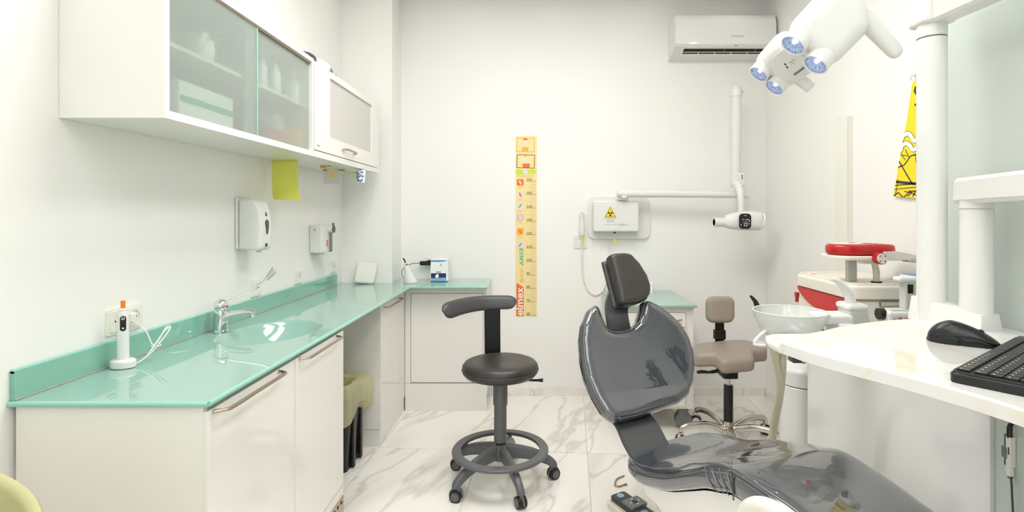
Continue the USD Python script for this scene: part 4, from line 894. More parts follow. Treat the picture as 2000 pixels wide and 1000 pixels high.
def padsdf(poly, h, r, step, bend=lambda x, y: 0 * x):
    b = poly.bounds
    def f(X, Y, Z):
        d2 = (shapely.distance(shapely.points(X[:, :, 0], Y[:, :, 0]), poly.exterior) * np.where(shapely.contains_xy(poly, X[:, :, 0], Y[:, :, 0]), -1, 1))[:, :, None]
        q1, q2 = d2 + r + 0 * Z, np.abs(Z - h / 2) - h / 2 + r
        return np.minimum(np.maximum(q1, q2), 0) + np.hypot(np.maximum(q1, 0), np.maximum(q2, 0)) - r
    m = nets(f, (b[0] - 2 * step, b[1] - 2 * step, -2 * step), (b[2] + 2 * step, b[3] + 2 * step, h + 2 * step), step)
    v = m.vertices.copy(); v[:, 2] += bend(v[:, 0], v[:, 1]); m.vertices = v
    return m
sm = padsdf(out, .085, .028, .0075, lambda x, y: .012 * np.cos(y * 12) - .9 * np.maximum(np.abs(x) - .1, 0) ** 2 + .12 * y - .025 * np.tanh(-x * 4))
obj('seat', place(sm, (TX + .01, TY, .462), (1, 0, 0), (0, 1, 0)), TAUPE, t, True)
obj('back_post', bar([(TX + .015, TY + .05, .452), (TX + .015, TY + .17, .452), (TX + .017, TY + .205, .49), (TX + .02, TY + .21, .6), (TX + .016, TY + .205, .74)], .056, .014, up=(0, 1, .01), k=6), BLACK, t, 30)
obj('post_clamp', rbox(TX - .018, TX + .052, TY + .185, TY + .225, .565, .625, .006), BLACK, t)
bm = padsdf(rrect(.178, .165, .045), .06, .026, .007, lambda x, y: -.9 * x * x)
obj('backrest', place(bm, (TX + .012, TY + .205, .755), (1, 0, 0), unit((.03, .08, 1))), TAUPE, t, True)

# ================================================================== TREATMENT CHAIR
CU, CV = unit((.36, -.933, 0)), unit((.933, .36, 0)); CO = np.array([.6816, 1.7222, 0])
t = thing('treatment_chair', 'reclining slate grey dental treatment chair wrapped in clear film', 'dental chair', CO)
us = np.array([-.43, -.40, -.36, -.28, -.126, .0, .055, .11, .165, .21, .26, .31, .41, .5, .62, .75, .85, .92])
zs = np.interp(us, [-.43, -.36, -.28, -.126, .055, .165, .21, .31, .41, .5, .65, .8, .95], [.468, .478, .492, .548, .622, .652, .650, .640, .624, .60, .555, .505, .45])
hw = np.interp(us, [-.43, -.40, -.36, -.28, -.1, .1, .3, .5, .7, .9, .95], [.185, .21, .228, .24, .238, .232, .23, .215, .18, .125, .09])
thk = np.interp(us, [-.43, -.36, -.2, .1, .3, .6, .95], [.075, .085, .092, .095, .09, .075, .06])
Us = np.linspace(us[0], us[-1], 70)
from scipy.interpolate import PchipInterpolator as PCH
zs, hw, thk = PCH(us, zs)(Us), PCH(us, hw)(Us), PCH(us, thk)(Us)
roll = np.interp(Us, [-.43, -.13, .05, .4, .95], [.06, .10, 0, -.10, -.10])
def seat_ring(i, k=1.0, u=None):
    n = 72; a = np.linspace(0, 2 * np.pi, n, endpoint=False); p = 2 / 5.0
    vx = np.sign(np.cos(a)) * np.abs(np.cos(a)) ** p * hw[i] * (.5 + .5 * k); vz = np.sign(np.sin(a)) * np.abs(np.sin(a)) ** (2 / 3.0) * thk[i] / 2 * k
    f = 1 - (vx / hw[i]) ** 2
    z = zs[i] - thk[i] / 2 + vz + roll[i] * vx - np.where(vz > 0, .020 * f * np.exp(-((Us[i] + .12) / .25) ** 2), 0)
    return CO + CU * (Us[i] if u is None else u) + CV * vx[:, None] + np.array([0, 0, 1.0]) * z[:, None]
rings = [seat_ring(0, .55, Us[0] - .018), seat_ring(0, .85, Us[0] - .011)] + [seat_ring(i) for i in range(70)] + [seat_ring(69, .8, Us[-1] + .012), seat_ring(69, .5, Us[-1] + .018)]
obj('seat', loft(rings), VINYL2, t, 50)
# seams and film folds on the near side of the seat
def side(u, f, v=-1):
    i = int(np.argmin(abs(Us - u))); vx = v * hw[i] * (1.004 - .06 * (2 * f - 1) ** 4)
    return CO + CU * u + CV * vx + np.array([0, 0, zs[i] - thk[i] * (1 - f) + roll[i] * vx])
def topp(u, k):
    i = int(np.argmin(abs(Us - u))); vx = k * hw[i]; f = 1 - k * k
    return CO + CU * u + CV * vx + np.array([0, 0, zs[i] - thk[i] / 2 * (1 - (1 - abs(k) ** 5) ** (2 / 3.0 * .5 + .0) if abs(k) < 1 else 1) + roll[i] * vx - .020 * f * math.exp(-((u + .12) / .25) ** 2) + .001])
obj('film_edge', tube([side(.185, .08), side(.192, .35), side(.19, .65), side(.178, .9)], .0028, 8, 6), DGREY, t)
for k in range(4): obj('film_fold', tube([side(.07 + .03 * k, .85), side(.085 + .03 * k, .6), side(.105 + .028 * k, .35), side(.13 + .02 * k, .12)], .003, 8, 5, radii=[.001, .004, .003, .001]), VINYL2, t, True)
obj('piping', tube([side(u, .96) for u in np.linspace(-.38, .8, 26)], .0032, 8, 3), VINYL, t, True)
# backrest
BW = unit((-.18, .4665, .866)); BN = np.cross(BW, CV); BN = BN if BN[1] < 0 else -BN
BO = np.array([.5088, 2.1701, .534])
bo = Polygon([(-.166, .502), (-.21, .477), (-.252, .416), (-.274, .355), (-.288, .26), (-.289, .19), (-.275, .12), (-.253, .047), (-.222, .014), (-.189, .008), (-.11, .012), (-.006, .027), (.105, .044), (.17, .074), (.214, .12), (.248, .189), (.264, .251), (.261, .322), (.238, .386), (.193, .44), (.147, .48), (.097, .51), (.066, .495), (.045, .448), (.022, .412), (-.009, .392), (-.053, .382), (-.105, .382), (-.128, .393), (-.138, .426), (-.146, .465), (-.155, .494)]).buffer(.012).buffer(-.024).buffer(.012)
bow = lambda x, y: .30 * (x + .01) ** 2 + .10 * np.maximum(.12 - y, 0) - .06 * np.sin(np.clip(y, 0, .5) * 6.3) * .35
bm = padsdf(bo, .086, .040, .0062, bow)
obj('backrest', place(bm, BO - BN * .086, CV, BW), VINYL, t, True)
def bk(v, w, n=.0): return BO + CV * v + BW * w + BN * (n + float(bow(np.array(v), np.array(w))))
inner = bo.buffer(-.011); ring_ = poly_ring(inner, 90)
obj('piping', tube([bk(a, b, -.0125) for a, b in ring_], .0026, 8, 1, spline=False, closed=True), VINYL2, t, True)
obj('film_cuff', tube([bk(a, b, -.006) for a, b in ((-.262, .12), (-.246, .126), (-.225, .085), (-.2, .03), (-.195, .012))], .0016, 8, 6), VINYL2, t, True)
obj('back_shell', place(padsdf(shapely.affinity.scale(bo.buffer(.05).buffer(-.075), 1, 1), .03, .012, .012, bow), BO - BN * .105, CV, BW), PLATE, t, True)
# link plate
obj('link_plate', bar([bk(-.1, .2, -.108), bk(-.1, .06, -.1), bk(-.105, -.01, -.05), CO + CU * -.425 + CV * -.115 + (0, 0, .470), CO + CU * -.37 + CV * -.11 + (0, 0, .440), CO + CU * -.26 + CV * -.11 + (0, 0, .425), CO + CU * -.1 + CV * -.11 + (0, 0, .43)], .185, .02, up=BN, k=8, bev=.3), PLATE, t, 30)
# headrest with its stem
HW = BW; HB = BO + BW * .52 + BN * .03
ho = Polygon([(-.062, .195), (-.031, .202), (.023, .201), (.052, .193), (.085, .147), (.106, .088), (.109, .037), (.098, .002), (.071, -.026), (.012, -.042), (-.055, -.045), (-.067, -.034), (-.064, .034), (-.062, .124)]).buffer(.02).buffer(-.02)
hm = padsdf(ho, .062, .02, .0055, lambda x, y: .010 * np.cos((x - .02) * 16) * np.clip((y + .06) * 8, 0, 1))
obj('headrest', place(hm, HB - BN * .055, CV, HW), LEATHER, t, True)
hr = poly_ring(ho.buffer(-.008), 70)
obj('headrest_seam', tube([HB + CV * a + HW * b + BN * .0060 for a, b in hr], .0013, 6, 1, spline=False, closed=True), SEAM, t, True)
obj('headrest_shell', place(padsdf(ho.buffer(-.004), .028, .01, .008), HB - BN * .085 - CV * .012, CV, HW), LEATHER2, t, True)
obj('headrest_stem', bar([bk(-.05, .22, -.075), bk(-.05, .36, -.06), bk(-.06, .43, -.042), bk(-.045, .50, -.05), HB + HW * .05 + BN * -.075 + CV * -.0], .115, .014, up=BN, k=8, bev=.3), PLATE, t, 30)
# white casing, column and base
def uv_ring(u0, u1, v0, v1, z, r=.06, n=72):
    e = poly_ring(rrect(u1 - u0, v1 - v0, min(r, (u1 - u0) / 2.01, (v1 - v0) / 2.01), (u0 + u1) / 2, (v0 + v1) / 2), n)
    return CO + np.outer(e[:, 0], CU) + np.outer(e[:, 1], CV) + np.array([0, 0, z])
def skirt(u0, u1, hv, drop):
    r_ = uv_ring(u0, u1, -hv, hv, 0.0)
    uu, vv = (r_ - CO) @ CU, (r_ - CO) @ CV
    r_[:, 2] = np.interp(uu, Us, zs - thk) + np.interp(uu, Us, roll) * vv - drop
    return r_
obj('casing', loft([uv_ring(-.1, .12, -.12, .12, .15), uv_ring(-.16, .28, -.15, .15, .22), uv_ring(-.24, .36, -.18, .18, .29), uv_ring(-.30, .40, -.19, .19, .34), skirt(-.345, .42, .205, .03), skirt(-.345, .42, .205, -.006)]), GLOSSW, t, 30)
obj('column', loft([uv_ring(-.16, .2, -.13, .13, .03), uv_ring(-.14, .17, -.12, .12, .06), uv_ring(-.12, .14, -.12, .12, .16)]), WHITE, t, 30)
obj('base_plate', loft([uv_ring(-.52, .42, -.2, .2, .0, .15), uv_ring(-.52, .42, -.2, .2, .025, .15), uv_ring(-.49, .39, -.17, .17, .04, .14)]), OFFW, t, 30)
# armrest on the near side
ar = lambda u, v, z: CO + CU * u + CV * v + np.array([0, 0, z])
obj('armrest', tube([ar(.24, -.235, .52), ar(.3, -.3, .56), ar(.36, -.33, .655), ar(.42, -.335, .694), ar(.52, -.335, .70), ar(.62, -.33, .698), ar(.72, -.325, .690), ar(.78, -.32, .66), ar(.79, -.32, .62)], .026, 20, 8, flat=.8), OFFW, t, True)
obj('armrest_pad', tube([ar(.5, -.335, .716), ar(.58, -.333, .722), ar(.68, -.328, .716), ar(.73, -.325, .70)], .021, 16, 8, radii=[.014, .02, .02, .012], flat=.5), OFFW, t, True)

# ------------------------------------------------------------------ foot control and bent wire on the floor
fc, fa = np.array([.415, 2.43, 0]), unit((.50, -.86, 0)); fb_ = np.cross((0, 0, 1), fa)
t = thing('foot_control', 'dark grey foot control with pale blue buttons on the floor by the chair base', 'foot control', fc)
obj('base', place(pad(rrect(.245, .125, .02, .02, .01), .028, .008, 64), fc, fa, fb_), CREAM, t)
obj('body', place(pad(rrect(.235, .085, .014, .02, .012), .022, .006, 64), fc + (0, 0, .027), fa, fb_), DGREY, t)
pd = obj('pedal', place(pad(rrect(.075, .092, .008, .02, .02), .012, .004, 64), fc + (0, 0, .048), fa, fb_), MGREY, t)
for dxx in (-.065, .1): obj('button', place(pad(Point(dxx, .008).buffer(.018), .006, .003, 40), fc + (0, 0, .048), fa, fb_), LBLUE, t)
obj('pedal_square', place(pad(rrect(.022, .022, .002, .02, .02), .003, .001, 32), fc + (0, 0, .0595), fa, fb_), DGREY, pd)
for a in range(4):
    tr = shapely.affinity.rotate(Polygon([(.017, -.007), (.028, 0), (.017, .007)]), 90 * a, origin=(0, 0)); tr = shapely.affinity.translate(tr, .02, .02)
    obj('arrow', prism(tr, .0008, fc + (0, 0, .0598), fa, fb_), PALEP, pd, False)
p = [atz(1219, 929, .005), atz(1205, 930, .02), atz(1201, 937, .03), atz(1208, 944, .02), atz(1220, 946, .005)]
t = thing('bent_wire', 'short bent metal wire loop on the floor behind the foot control', 'wire', (p[2][0], p[2][1], 0))
obj('wire', tube([(q[0], q[1], z) for q, z in zip(p, (.004, .006, .008, .006, .004))], .004, 8, 6), STEEL, t); obj('ferrule', cyl((p[-1][0], p[-1][1], .005), (p[-1][0] + .012, p[-1][1] - .002, .005), .005), MGREY, t)

# ================================================================== EQUIPMENT ALONG THE RIGHT WALL
X0, CY0, CY1 = 1.37, 2.335, 2.81
t = thing('equipment_cart', 'cream equipment cart with red-edged drawers by the right wall', 'cart', (1.53, 2.57, 0))
obj('body', rbox(X0 + .012, 1.682, CY0 + .012, CY1, .09, .985, .012), CREAM, t)
obj('top', place(pad(rrect(.345, .505, .05, 1.522, 2.572), .062, .016, 90), (0, 0, .985), (1, 0, 0), (0, 1, 0)), CREAM, t)
obj('top_rim', tube([(a, b, 1.049) for a, b in poly_ring(rrect(.315, .475, .04, 1.522, 2.572), 80)], .005, 8, 1, spline=False, closed=True), CREAM, t)
ys = np.linspace(2.35, 2.80, 24)
for k, zt_ in enumerate((.985, .80, .615, .43)):
    zb_ = zt_ - .18
    d = obj('drawer', prism(sbox(2.35, zb_, 2.80, zt_ - .002), .014, (X0 + .012, 0, 0), (0, -1, 0), (0, 0, 1)) if False else box(X0 - .002, X0 + .012, 2.35, 2.80, zb_, zt_ - .002), CREAM, t, False)
    dip = .012 + .075 * np.sin(np.pi * (ys - 2.35) / .45) ** .8
    cres = Polygon([(y, zt_ - .003) for y in ys] + [(y, zt_ - .003 - e) for y, e in zip(ys[::-1], dip[::-1])])
    obj('red_grip', prism(cres, .012, (X0 + .0, 0, 0), (0, 1, 0), (0, 0, 1)).apply_translation((-.012, 0, 0)), REDF, d, False, 'red curved drawer grip')
    obj('shadow_gap', box(X0 - .004, X0 + .012, 2.35, 2.80, zt_ - .003, zt_ + .004), DARK, d, False)  # dark strip painted in for the shade between drawers
obj('corner_post', box(X0 + .002, X0 + .03, 2.803, 2.832, .1, .985), OFFW, t, False)
obj('latch', cat(box(X0 - .012, X0 + .006, 2.808, 2.83, .925, .945), cyl((X0 - .006, 2.82, .895), (X0 - .006, 2.82, .93), .007)), RED, t, False)
obj('logo_mark', prism(shapely.union_all([sbox(0, 0, .012, .012), sbox(.015, 0, .027, .012)]), .001, (1.40, 2.74, 1.0475), (1, 0, 0), (0, 1, 0)), ORANGEP, t, False)
obj('side_panel', rbox(1.385, 1.49, CY0 - .004, CY0 + .014, .12, .975, .008), OFFW, t); obj('side_inset', rbox(1.40, 1.478, CY0 - .008, CY0, .15, .915, .006), CREAM, t)
obj('side_rail', cat(rbox(1.495, 1.68, CY0 - .01, CY0 + .014, .955, .975, .006), rbox(1.495, 1.68, CY0 - .006, CY0 + .014, .92, .94, .006), rbox(1.495, 1.68, CY0 - .006, CY0 + .014, .86, .91, .006)), LGREY, t)
obj('arrow_mark', prism(Polygon([(-.012, .0), (.012, 0), (0, -.012)]), .001, (1.545, 2.37, 1.0475), (1, 0, 0), (0, 1, 0)), DGREY, t, False)
for x in (1.42, 1.64):
    for y in (2.39, 2.76): obj('caster', cat(cyl((x - .012, y, .045), (x + .012, y, .045), .045), rbox(x - .016, x + .016, y - .03, y + .03, .06, .095, .01)), MGREY, t)
t = thing('instrument_tray', 'cream raised tray on grey posts over the equipment cart', 'tray', (1.5, 2.45, 1.047))
obj('post', rbox(1.425, 1.465, 2.455, 2.485, 1.047, 1.155, .004), LGREY, t); obj('post', tube([(1.53, 2.42, 1.05), (1.528, 2.42, 1.1), (1.515, 2.42, 1.155)], .014, 16, 6), CREAM, t); obj('post_foot', cyl((1.53, 2.42, 1.047), (1.53, 2.42, 1.052), .022), DARK, t)
obj('plate', place(pad(rrect(.33, .21, .05, 1.495, 2.45), .018, .007, 80), (0, 0, 1.152), (1, 0, 0), (0, 1, 0)), CREAM, t)
obj('front_lip', prism(Polygon([(1.47, 1.155), (1.485, 1.172), (1.52, 1.19), (1.56, 1.192), (1.60, 1.186), (1.66, 1.172), (1.66, 1.155)]), .014, (0, 2.352, 0), (1, 0, 0), (0, 0, 1)), CREAM, t, 30)
obj('rail', rbox(1.43, 1.54, 2.36, 2.40, 1.135, 1.153, .006), OFFW, t)
obj('side_handle', bar([(1.62, 2.36, 1.157), (1.70, 2.36, 1.15)], .05, .024), LGREY, t)
kn = obj('knob', cyl((1.487, 2.318, 1.163), (1.487, 2.343, 1.163), .026, 32), RED, t); obj('knob_face', cyl((1.489, 2.312, 1.163), (1.489, 2.32, 1.163), .022, 32), WHITE, kn)
for a in (45, 135, 225, 315):
    p = np.array([1.489 + .016 * math.cos(math.radians(a)), 2.3116, 1.163 + .016 * math.sin(math.radians(a))]); obj('grip_mark', cyl(p, p + (0, .001, 0), .0035, 10), REDF, kn)
t = thing('handpiece_case', 'glossy red rounded case with a loop handle on the raised tray', 'case', (1.47, 2.45, 1.17))
ell = lambda cx_, cy_, a, b: shapely.affinity.scale(Point(cx_, cy_).buffer(1, quad_segs=24), a, b)
whole = shapely.union_all([ell(1.42, 2.45, .095, .085), ell(1.535, 2.445, .085, .07), sbox(1.42, 2.375, 1.53, 2.52)]).buffer(.02).buffer(-.02)
obj('case', place(padsdf(whole.difference(ell(1.55, 2.445, .055, .045)), .05, .018, .0065), (0, 0, 1.170), (1, 0, 0), (0, 1, 0)), RED, t, True)
obj('grey_inlay', place(pad(ell(1.41, 2.45, .065, .06), .003, .001, 60), (0, 0, 1.2195), (1, 0, 0), (0, 1, 0)), PALEP, t); obj('display', place(pad(rrect(.03, .02, .003, 1.45, 2.47), .002, .0008, 40), (0, 0, 1.222), (1, 0, 0), (0, 1, 0)), MGREY, t)

# slim bin behind the chair
bxc = np.array([1.246, 2.5, 0])
t = thing('cylinder_bin', 'tall white cylindrical bin with domed lid behind the treatment chair', 'bin', bxc)
obj('body', lathe([(0, 0), (.104, 0), (.109, .008), (.110, .565), (.106, .57), (0, .57)], bxc, 48), WHITE, t)
obj('gap_ring', cyl(bxc + (0, 0, .568), bxc + (0, 0, .575), .1065, 48), DGREY, t)
obj('lid', lathe([(0, .574), (.110, .574), (.1105, .63), (.105, .645), (.07, .668), (.03, .678), (0, .679)], bxc, 48), WHITE, t, 40)

# yellow apron on the right wall
AXX = XR - .012
def ap(px, py): p = atx(px, py, AXX - .008); return (2.60 - p[1], p[2])
t = thing('apron', 'yellow printed vinyl apron hanging on the right wall beside the post', 'apron', (XR, 2.42, 1.96))
apo = Polygon([ap(1742, 383), ap(1754, 315), ap(1768, 238), ap(1776, 185), ap(1778, 166), ap(1783, 157), ap(1788, 160), (.235, 1.94), (.26, 1.90), (.285, 1.80), (.34, 1.60), (.40, 1.42), (.2, 1.425)])
AX_, AY_ = (0, -1, 0), (0, 0, 1)
obj('cloth', prism(apo, .008, (XR - .006, 2.60, 0), AX_, AY_), YELLOW, t, False)
obj('hook', tube([(XR, 2.425, 1.985), (XR - .02, 2.425, 1.975), (XR - .024, 2.425, 1.96)], .004, 8), WHITE, t)
def aprint(name, shape, mat): obj(name, prism(shape.intersection(apo), .0008, (XR - .0142, 2.60, 0), AX_, AY_), mat, t, False)
def line(pts, w=.005): return LineString([ap(*p) for p in pts]).buffer(w / 2, cap_style=2)
aprint('collar', LineString([ap(1796, 168), ap(1786, 172), ap(1785, 178), ap(1789, 184), ap(1800, 190)]).buffer(.008), INK)
obj('lettering', text('"IN', .022, (XR - .0142, 2.60 - ap(1783, 213)[0], ap(1783, 213)[1]), AX_, (0, 0, 1), .0008, True), INK, t, False)
for wp in (((1755, 280), (1759, 275), (1763, 265), (1771, 261), (1777, 265), (1782, 274), (1788, 273), (1794, 265), (1802, 262)), ((1753, 299), (1758, 293), (1761, 284), (1769, 280), (1776, 285), (1780, 292), (1787, 290), (1794, 282), (1802, 280))):
    w = LineString(spline([(*ap(*p), 0) for p in wp], 5)[:, :2])
    aprint('white_wave', w.buffer(.0115), INK); obj('white_wave', prism(w.buffer(.0095).intersection(apo), .0008, (XR - .0150, 2.60, 0), AX_, AY_), PAPER, t, False)
sk_lines = [([(1748, 355), (1766, 357), (1800, 360)], .012), ([(1750, 328), (1764, 322), (1776, 305), (1800, 297)], .005), ([(1752, 312), (1765, 335), (1780, 360)], .006), ([(1745, 362), (1800, 358)], .004), ([(1744, 370), (1800, 364)], .003),
            ([(1785, 300), (1790, 350)], .003), ([(1756, 302), (1772, 305)], .003), ([(1766, 292), (1773, 308)], .003), ([(1743, 383), (1752, 376), (1762, 386), (1775, 374), (1800, 372)], .005), ([(1772, 372), (1800, 390)], .004), ([(1780, 384), (1800, 350)], .005), ([(1752, 350), (1746, 384)], .003), ([(1766, 312), (1758, 302)], .003), ([(1764, 374), (1778, 377), (1770, 383)], .004)]
for pts, w in sk_lines: aprint('print_line', line(pts, w), INK)

# ================================================================== DENTAL UNIT
PX = 1.168
t = thing('dental_unit', 'white dental water unit with glass spittoon bowl behind the chair', 'dental unit', (1.4, 1.95, 0))
obj('body', rbox(1.182, 1.66, 1.585, 2.30, 0, .80, .012), WHITE, t)
obj('side_panel', prism(Polygon([(1.385, 0), (2.317, 0), (2.317, .832), (1.92, .832), (1.88, .89), (1.385, .89)]), .0115, (PX, 0, 0), (0, 1, 0), (0, 0, 1)), GLOSSW, t, False)
obj('underside_bracket', rbox(1.108, 1.30, 2.322, 2.37, .71, .83, .004), DGREY, t)
obj('fitting', cat(cyl((1.165, 2.30, .735), (1.165, 2.325, .735), .012), cyl((1.15, 2.318, .71), (1.15, 2.318, .74), .007)), STEEL, t)
obj('tower', hull(np.vstack([_ico1 * .012 + p for p in [(1.13, 1.905, .86), (1.19, 1.905, .86), (1.13, 1.975, .86), (1.19, 1.975, .86), (1.115, 1.905, 1.005), (1.16, 1.905, 1.01), (1.12, 1.975, 1.01), (1.16, 1.975, 1.01)]])), LGREY, t)
obj('tower_foot', rbox(1.16, 1.28, 1.89, 2.01, .795, .90, .008), WHITE, t)
obj('tower_cap', rbox(1.10, 1.172, 1.89, 1.985, 1.012, 1.036, .011), WHITE, t)
obj('bowl_arm', cat(rbox(1.0, 1.12, 1.89, 1.985, .962, 1.0, .012), rbox(1.06, 1.12, 1.88, 1.98, .90, .97, .01)), WHITE, t)
bc = np.array([.918, 1.95, .912])
obj('spittoon_bowl', lathe([(0, 0), (.05, 0), (.075, .008), (.098, .03), (.116, .062), (.124, .092), (.126, .094), (.1275, .092), (.120, .062), (.102, .027), (.077, .003), (.05, -.005), (0, -.005)][::-1], bc, 64), BOWLG, t, 50)
obj('bowl_rim', place(trimesh.creation.torus(.1255, .002, 72, 8), bc + (0, 0, .092), (1, 0, 0), (0, 1, 0)), WHITE, t, True)
obj('bowl_drain', lathe([(0, .001), (.03, .001), (.034, .008), (.018, .014), (0, .015)], bc, 32), MGREY, t)
obj('bowl_mount', cyl(bc + (.0, 0, -.03), bc + (0, 0, -.004), .045, 32), WHITE, t); obj('mount_arm', rbox(.93, 1.12, 1.925, 1.975, .88, .905, .01), WHITE, t)
obj('rinse_spout', tube([(1.125, 1.93, .95), (1.13, 1.93, 1.01), (1.122, 1.93, 1.06), (1.10, 1.93, 1.095), (1.075, 1.93, 1.118), (1.058, 1.93, 1.12)], .016, 18, 8, radii=[.022, .021, .0165, .013, .010, .008]), WHITE, t, True)
obj('suction_lever', tube([(.868, 2.09, .95), (.864, 2.1, .985), (.855, 2.1, 1.012), (.835, 2.1, 1.036)], .008, 12, 8, radii=[.013, .012, .009, .004]), BLACK, t, True); obj('lever_base', tube([(.868, 2.09, .955), (.9, 2.06, .90), (1.0, 2.02, .89), (1.1, 1.98, .89)], .012, 12, 8), WHITE, t, True)
lp = [at(x_, y_, 1.93) for x_, y_ in ((1520, 655), (1508, 645), (1494, 648), (1482, 658), (1474, 670), (1486, 676), (1503, 675), (1520, 670))]
obj('holder_loop', tube(lp, .007, 12, 8, closed=False), WHITE, t, True); obj('holder_arm', bar([lp[0] + (-.01, 0, -.014), lp[0] + (.08, 0, -.02), (1.02, 1.94, .89)], .03, .02, up=(0, 0, 1), k=6), WHITE, t)
obj('holder_dish', place(pad(shapely.affinity.scale(Point(0, 0).buffer(1), .034, .025), .008, .003, 48), at(1489, 674, 1.93), (1, 0, 0), (0, 1, 0)), WHITE, t)
for q in ([(1509, 672, 1.98), (1513, 695, 1.99), (1519, 722, 2.0), (1523, 748, 2.02), (1521, 780, 2.05), (1514, 812, 2.1), (1509, 842, 2.14)], [(1525, 672, 1.98), (1528, 695, 2.0), (1529, 715, 2.0), (1527, 745, 2.03), (1523, 778, 2.07), (1517, 810, 2.12), (1511, 845, 2.16)]):
    P_ = [at(*p) for p in q]; e_ = P_[-1]
    obj('suction_hose', tube(P_ + [e_ + (-.0, .02, -.12), e_ + (.06, -.02, -.22), np.array([1.166, 2.1, .16])], .0125, 14, 8), HOSE, t, True, 'pale green-beige suction hose')
# polishing device and carton on the unit
t = thing('polishing_device', 'white and grey tooth polishing device standing on the dental unit', 'device', (1.35, 2.0, .80))
obj('body', rbox(1.265, 1.42, 1.93, 1.99, .80, 1.005, .014, True), WHITE, t)
obj('top_plate', rbox(1.28, 1.41, 1.94, 1.985, 1.0, 1.01, .004), LGREY, t)
obj('knob', cyl((1.248, 1.965, .99), (1.268, 1.965, .99), .021, 28), BLACK, t); obj('knob', lathe([(0, 0), (.024, 0), (.02, .02), (0, .022)], (1.388, 1.933, .972), 28, (0, -1, 0)), DGREY, t)
obj('lettering', text('AIR', .012, (1.279, 1.9298, .972), (1, 0, 0), (0, 0, 1), .0006), GREYINK, t, False); obj('lettering', text('FLOW', .012, (1.300, 1.9298, .972), (1, 0, 0), (0, 0, 1), .0006, True), REDF, t, False)
obj('upright', rbox(1.335, 1.40, 1.945, 1.985, 1.005, 1.125, .008), LGREY, t); obj('hook', rbox(1.312, 1.395, 1.942, 1.988, 1.105, 1.127, .010), WHITE, t); obj('socket', box(1.343, 1.362, 1.9435, 1.946, 1.068, 1.10), DARK, t, False)
obj('side_tube', tube([(1.27, 1.94, .93), (1.254, 1.935, .95), (1.258, 1.93, .965), (1.27, 1.932, .97)], .005, 8), WHITE, t)
t = thing('carton_box', 'narrow blue and white carton standing behind the white post', 'box', (1.55, 2.18, .80))
obj('carton', box(1.508, 1.62, 2.14, 2.23, .80, 1.105), PAPER, t, False); obj('blue_panel', box(1.514, 1.6205, 2.1393, 2.2305, 1.012, 1.1055), BLUE, t, False); obj('red_mark', box(1.5085, 1.513, 2.1394, 2.141, 1.05, 1.06), REDF, t, False)

# ================================================================== WHITE DESK TOP ON THE PARTITION
ZD = 1.07
de = [atz(x, y, ZD)[:2] for x, y in ((1500, 652), (1540, 651), (1581, 650), (1647, 636), (1722, 626), (1783, 622))]
df = [atz(x, y, ZD)[:2] for x, y in ((2000, 800), (1937, 780), (1854, 756), (1753, 729), (1656, 705), (1585, 687), (1546, 674), (1515, 664))]
dpoly = Polygon(spline(de, 5).tolist() + [(XG - .003, 1.49), (XG - .003, .52), (.76, .52), (.705, .64)] + spline(df, 5).tolist()).buffer(.012).buffer(-.012)
dpoly = dpoly.intersection(sbox(0, 0, XG - .003, 2))
t = thing('desk_top', 'glossy white stone-look desk top with rounded tip along the glass partition', 'desk', (.9, 1.0, ZD))
obj('slab', place(pad(dpoly, .027, .005, 220), (0, 0, ZD - .027), (1, 0, 0), (0, 1, 0)), STONE, t, 40)
for y in (.7, 1.25): obj('bracket', cat(rbox(1.0, XG - .003, y, y + .02, ZD - .052, ZD - .026, .003), rbox(XG - .02, XG - .003, y, y + .02, ZD - .16, ZD - .028, .003)), WHITE, t)
obj('tip_lip', tube([(*p, ZD - .014) for p in (atz(1500, 652, ZD)[:2] + (.004, 0), atz(1506, 661, ZD)[:2] + (.004, .002), atz(1530, 669, ZD)[:2] + (0, .004))], .012, 12, 6), STONE, t, True)
obj('adhesive_note_mark', place(pad(rrect(.06, .045, .004), .0006, .0002, 40), (.80, .98, ZD), unit((.85, .5, 0)), unit((-.5, .85, 0))), pm('pale_yellow_film', (246, 236, 205), .2), t)

t = thing('lamp_column', 'tall round white lamp column with angled top arm on the desk', 'lamp column', (1.06, 1.442, ZD))
p1 = np.array([1.06, 1.442, 0])
obj('post', cyl(p1 + (0, 0, ZD), p1 + (0, 0, 1.823), .0345, 48), WHITE, t)
obj('ring_gap', cyl(p1 + (0, 0, 1.822), p1 + (0, 0, 1.828), .0335, 48), MGREY, t)
obj('head', cat(cyl(p1 + (0, 0, 1.827), p1 + (0, 0, 1.87), .0350, 48), rbox(1.018, 1.104, 1.405, 1.482, 1.858, 1.955, .012)), WHITE, t)
obj('beam', bar([(1.06, 1.45, 1.905), (1.075, 1.25, 1.905), (1.13, .62, 1.905)], .06, .094, k=4, bev=.12), WHITE, t, 30)
obj('riser', cat(cyl((1.115, .66, 1.93), (1.115, .66, 2.42), .03, 28)), WHITE, t)
obj('upper_arm', bar([(1.115, .66, 2.39), (1.05, 1.0, 2.42), (.98, 1.42, 2.40)], .05, .06, k=4, bev=.2), WHITE, t, 30)
obj('base_block', hull([(1.015, 1.47, ZD), (1.10, 1.475, ZD), (1.145, 1.32, ZD), (1.075, 1.30, ZD), (1.022, 1.466, 1.133), (1.10, 1.472, 1.133), (1.14, 1.325, 1.108), (1.08, 1.305, 1.108)]), WHITE, t, False)
t = thing('arm_post', 'short white post with a square horizontal arm on the desk', 'support arm', (1.103, 1.348, ZD))
p2 = np.array([1.103, 1.348, 0])
obj('post', cyl(p2 + (0, 0, ZD), p2 + (0, 0, 1.366), .035, 48), WHITE, t); obj('ring_gap', cyl(p2 + (0, 0, 1.365), p2 + (0, 0, 1.37), .034, 48), LGREY, t)
